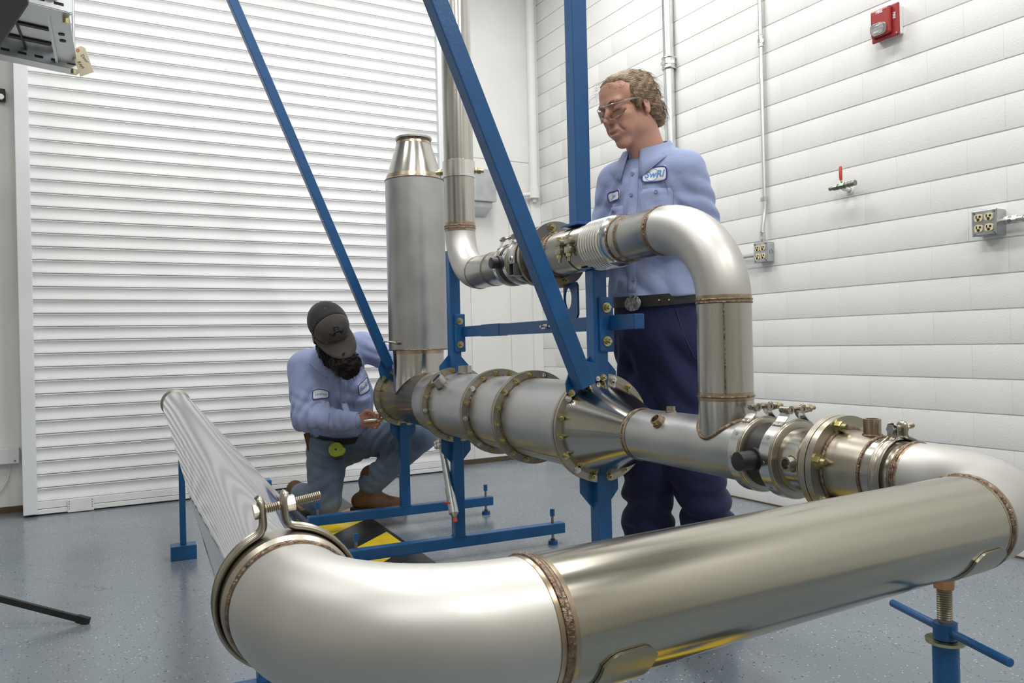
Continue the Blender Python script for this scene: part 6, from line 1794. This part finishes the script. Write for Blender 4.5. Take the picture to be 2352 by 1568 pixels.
# boots
heel = A([1.480, 4.500, 0.0]); toe = A([1.668, 4.335, 0.0])
fb1 = Field((1.36, 4.15, -0.002), (1.80, 4.66, 0.28), 0.005)
fb1.cone(LAN + UP * 0.075, LAN - UP * 0.03 + A([-0.01, 0.01, 0]), 0.066, 0.058, 0.02)
fb1.cone(heel + UP * 0.062, heel * 0.5 + toe * 0.5 + UP * 0.062, 0.048, 0.046, 0.03)
fb1.cone(heel * 0.5 + toe * 0.5 + UP * 0.055, toe + UP * 0.046, 0.046, 0.038, 0.03)
fb1.ripple(LAN + UP * 0.02, UP, 0.004, 0.03, 0.06, 0, 0.01)
fb1.plane_cut(A([0, 0, 0.020]), -UP)
bo1, _ = fobj('boot', fb1, MT['leather'], p1, it=1)
fb1 = Field((1.05, 4.66, -0.002), (1.36, 5.06, 0.26), 0.005)
fb1.cone(RAN + A([0.0, -0.02, 0.0]), RAN + A([-0.015, 0.10, 0.02]), 0.056, 0.050, 0.02)
fb1.cone(RAN + A([-0.015, 0.10, 0.03]), RAN + A([-0.02, 0.16, -0.03]), 0.046, 0.036, 0.02)
fb1.plane_cut(A([0, 0, 0.003]), -UP)
fobj('boot', fb1, MT['leather'], p1, it=1)
dv = un(toe - heel); sd_ = A([dv[1], -dv[0], 0])
outline = []
for (t_, w_) in ((-0.05, 0.0), (-0.048, 0.028), (-0.02, 0.043), (0.05, 0.043), (0.09, 0.036), (0.15, 0.046), (0.215, 0.046), (0.265, 0.034), (0.287, 0.012)):
    outline.append((t_, w_))
poly = [heel + dv * t_ + sd_ * w_ for (t_, w_) in outline] + [heel + dv * t_ - sd_ * w_ for (t_, w_) in reversed(outline[1:])]
part('sole', MB(MET).prism([p_ + UP * 0.012 for p_ in poly], (0, 0, 0.014)), MT['sole'], bo1, 30, 0.002)
hp = [p_ for p_ in [heel + dv * t_ + sd_ * w_ for (t_, w_) in ((-0.05, 0.0), (-0.048, 0.028), (-0.02, 0.042), (0.03, 0.042))] + [heel + dv * t_ - sd_ * w_ for (t_, w_) in ((0.03, 0.042), (-0.02, 0.042), (-0.048, 0.028))]]
part('heel', MB(MET).prism([p_ + UP * 0.0005 for p_ in hp], (0, 0, 0.014)), MT['sole'], bo1, 30, 0.001)

# beard
fbd = Field(C1h - A([0.16, 0.22, 0.34]), C1h + A([0.20, 0.14, 0.10]), 0.004)
Eb = lambda x, y, z, r, k=0.02, cut=False: fbd.ell(hw1(x, y, z), H1, HS * A(r), k, cut)
Eb(0, 0.044, -0.108, (0.074, 0.056, 0.064), 0.02)
tip = A([1.276, 4.030, 0.818])
fbd.cone(hw1(0, 0.040, -0.124), tip + UP * 0.045, 0.068, 0.068, 0.03)
fbd.cone(tip + UP * 0.045, tip + UP * 0.005, 0.066, 0.030, 0.03)
for q in (-1, 1):
    Eb(q * 0.060, 0.022, -0.062, (0.022, 0.036, 0.062), 0.02)
    Eb(q * 0.068, 0.008, -0.012, (0.013, 0.020, 0.040), 0.012)
Eb(0, 0.092, -0.056, (0.034, 0.014, 0.010), 0.010)
fbd.rough(0.006, 95, 21); fbd.rough(0.004, 240, 22)
bd1, tbd1 = fobj('beard', fbd, MT['beard'], p1, it=0)
wis = MB(MET); rg = np.random.RandomState(8)
for i in range(900):
    d_ = rg.normal(size=3); d_[2] = -abs(d_[2]) * 0.8 + 0.25; d_ = un(d_)
    cc_ = Vector(hw1(0, 0.045, -0.13) * 0.5 + tip * 0.5 + UP * rg.uniform(-0.06, 0.09))
    h_ = tbd1.ray_cast(cc_ + Vector(d_) * 0.3, -Vector(d_), 0.4)
    if not h_[0]: continue
    b0 = np.array(h_[0]); nn_ = np.array(h_[1]); ln = rg.uniform(0.012, 0.030)
    fl = un(nn_ * 0.45 - UP * 0.8 + rg.normal(size=3) * 0.45)
    wis.tube([b0 - nn_ * 0.004, b0 + fl * ln * 0.5 + nn_ * 0.002, b0 + fl * ln + rg.normal(size=3) * 0.003], [0.0006, 0.0005, 0.0002], 3)
ws_ = part('beard_strands', wis, MT['beard'], bd1, 60); ws_['kind'] = 'stuff'
for q in (-1, 1):
    part('eyebrow', MB(MET).tube([hw1(q * 0.05, 0.084, 0.026), hw1(q * 0.03, 0.097, 0.028), hw1(q * 0.012, 0.099, 0.022)], [0.002, 0.003, 0.002], 6), MT['beard'], p1)

# cap: mesh back, twill front, curved brim
cap = thing('baseball_cap', 'dark grey cap with a black emblem worn by the kneeling worker', 'cap', tuple(hw1(0, 0, 0.04)))
def cap_field(front):
    fc = Field(C1h - 0.22, C1h + 0.22, 0.0045)
    fc.ell(hw1(0, -0.010, 0.046), H1, HS * A((0.0880, 0.1065, 0.088)), 0.01)
    fc.ell(hw1(0, 0.045, 0.062), H1, HS * A((0.069, 0.068, 0.070)), 0.03)
    fc.ell(hw1(0, -0.012, 0.020), H1, HS * A((0.080, 0.0985, 0.096)), 0.004, True)
    fc.plane_cut(hw1(0, 0.0, 0.010), -H1[2] + 0.10 * H1[1])
    if front: fc.plane_cut(hw1(0, 0.022, 0), -H1[1] + 0.12 * H1[2])
    else: fc.plane_cut(hw1(0, 0.022, 0), H1[1] - 0.12 * H1[2])
    return fc
cf, tcf = fobj('front_panel', cap_field(True), MT['cap'], cap, it=2)
cb, _ = fobj('mesh_back', cap_field(False), MT['capmesh'], cap, it=2)
part('top_button', MB(MET).lathe(hw1(0, -0.010, 0.131), H1[2], [(-0.004, 0.008), (0.003, 0.0075), (0.005, 0.004), (0.005, 0)], 16), MT['cap'], cap)
V = []; F = []
NB = 26
for i, a in enumerate(np.linspace(-1.40, 1.40, NB)):
    e0 = (0.078 * math.sin(a), 0.094 * math.cos(a) + 0.006)
    ext = 0.104 * (max(0.0, math.cos(a / 1.40 * math.pi / 2)) ** 0.5)
    for t_ in np.linspace(0, 1, 5):
        x_, y_ = e0[0] * (1 + 0.06 * t_), e0[1] + ext * t_
        z_ = 0.024 - 2.4 * x_ * x_ - 0.012 * t_ + 0.004
        V.append(hw1(x_, y_, z_))
for i in range(NB - 1):
    for j in range(4):
        F.append((i * 5 + j, i * 5 + j + 1, (i + 1) * 5 + j + 1, (i + 1) * 5 + j))
bm_ = part('brim', MB(MET).add(V, F), MT['cap'], cap, 60)
so_ = bm_.modifiers.new('thick', 'SOLIDIFY'); so_.thickness = 0.004; so_.offset = 0
# emblem on the front panel: a curl above an arch
ec = hw1(0.0, 0.08, 0.078); en = un(H1[1] * 0.9 + H1[2] * 0.42); eu = H1[0]; ev = un(np.cross(en, eu)); ev = ev if ev @ H1[2] > 0 else -ev
def arcband(cx_, cy_, r_, t_, a0, a1, n=18):
    V = []; F = []
    for a in np.linspace(a0, a1, n):
        V += [(cx_ + (r_ - t_ / 2) * math.cos(a), cy_ + (r_ - t_ / 2) * math.sin(a)), (cx_ + (r_ + t_ / 2) * math.cos(a), cy_ + (r_ + t_ / 2) * math.sin(a))]
    for i in range(n - 1): F.append((2 * i, 2 * i + 1, 2 * i + 3, 2 * i + 2))
    return V, F
for (cx_, cy_, r_, t_, a0, a1) in ((0.0, -0.021, 0.024, 0.011, 0.1, 3.05), (0.0, 0.018, 0.011, 0.008, -1.2, 4.2), (-0.026, 0.005, 0.012, 0.007, 3.2, 5.9), (0.026, 0.005, 0.012, 0.007, 3.5, 6.2)):
    V2, F_ = arcband(cx_, cy_, r_, t_, a0, a1)
    conform('emblem', V2, F_, ec, eu, ev, en, tcf, MT['black'], cf, 0.0012, 0.0008)

# what he carries
tape = thing('tape_measure', 'yellow-green tape measure clipped to the kneeling worker\'s belt', 'tape measure', tuple(PEL + f1 * 0.15))
tc_ = A([1.256, 4.27, 0.418]); tnn = un(f1 * 0.9 - l1 * 0.35 + UP * 0.25)
hq = ttr1.ray_cast(Vector(tc_ + tnn * 0.3), -Vector(tnn), 0.6)
hq2 = tsh1.ray_cast(Vector(tc_ + tnn * 0.3), -Vector(tnn), 0.6)
cand = [h_ for h_ in (hq, hq2) if h_[0]]
base_ = np.array(min(cand, key=lambda h_: h_[3])[0]) if cand else tc_
MT['lime'] = mat('lime_plastic', (0.42, 0.50, 0.03), 0.45, noise=0.15, nscale=40)
tu_ = un(np.cross(UP, tnn)); tv_ = un(np.cross(tnn, tu_))
pol = []
for a in np.linspace(0, 2 * math.pi, 40, endpoint=False):
    r_ = 0.041
    x_, y_ = r_ * math.cos(a), r_ * math.sin(a)
    if x_ > 0.005 and y_ < 0.01: x_ *= 1.28; y_ *= 1.0
    pol.append(base_ + tnn * 0.004 + tu_ * x_ + tv_ * y_)
tb_ = part('case', MB(MET).prism(pol, tnn * 0.032), MT['lime'], tape, 40, 0.004)
part('face_ring', MB(MET).ringplate(base_ + tnn * 0.036, tnn, 0.022, 0.031, 0.0022, 36), MT['lime'], tb_)
part('hub', MB(MET).cyl(base_ + tnn * 0.036, base_ + tnn * 0.039, 0.006, n=16), MT['black'], tb_)
part('grip', MB(MET).box(base_ + tnn * 0.02 + tu_ * 0.015 - tv_ * 0.046, (0.04, 0.012, 0.03), (tu_, tv_, tnn)), MT['black'], tb_, 0, 0.003)
wrn = thing('ratchet_handle', 'shiny hand tool held by the kneeling worker against the flange', 'tool', tuple(RWR + hd1 * 0.09))
wc = RWR + hd1 * 0.085 - FW * 0.030 + UP * 0.004
wd_ = un(RT * 0.95 + FW * 0.25 + UP * 0.02)
part('handle', MB(MET).tube([wc - wd_ * 0.030, wc - wd_ * 0.022, wc + wd_ * 0.03, wc + wd_ * 0.085], [0.006, 0.0105, 0.010, 0.008], 16), MT['chrome'], wrn)
part('head', MB(MET).cyl(wc + wd_ * 0.09 - FW * 0.012, wc + wd_ * 0.09 + FW * 0.014, 0.015, n=20), MT['chrome'], wrn)
shth = thing('tool_sheath', 'brown leather sheath with a tool hanging at the kneeling worker\'s hip', 'sheath', tuple(PEL - l1 * 0.17))
s0_ = A([1.185, 4.520, 0.455])
part('sheath', MB(MET).bar(s0_ + UP * 0.02, s0_ + A([0.035, -0.02, -0.15]), 0.030, 0.020, RT), MT['leather'], shth, 0, 0.004)
part('tool_grip', MB(MET).tube([s0_ + UP * 0.015, s0_ + A([-0.02, 0.0, 0.065]), s0_ + A([-0.014, 0, 0.085]), s0_ + A([0.004, 0, 0.05])], 0.004, 8), MT['galvdk'], shth)
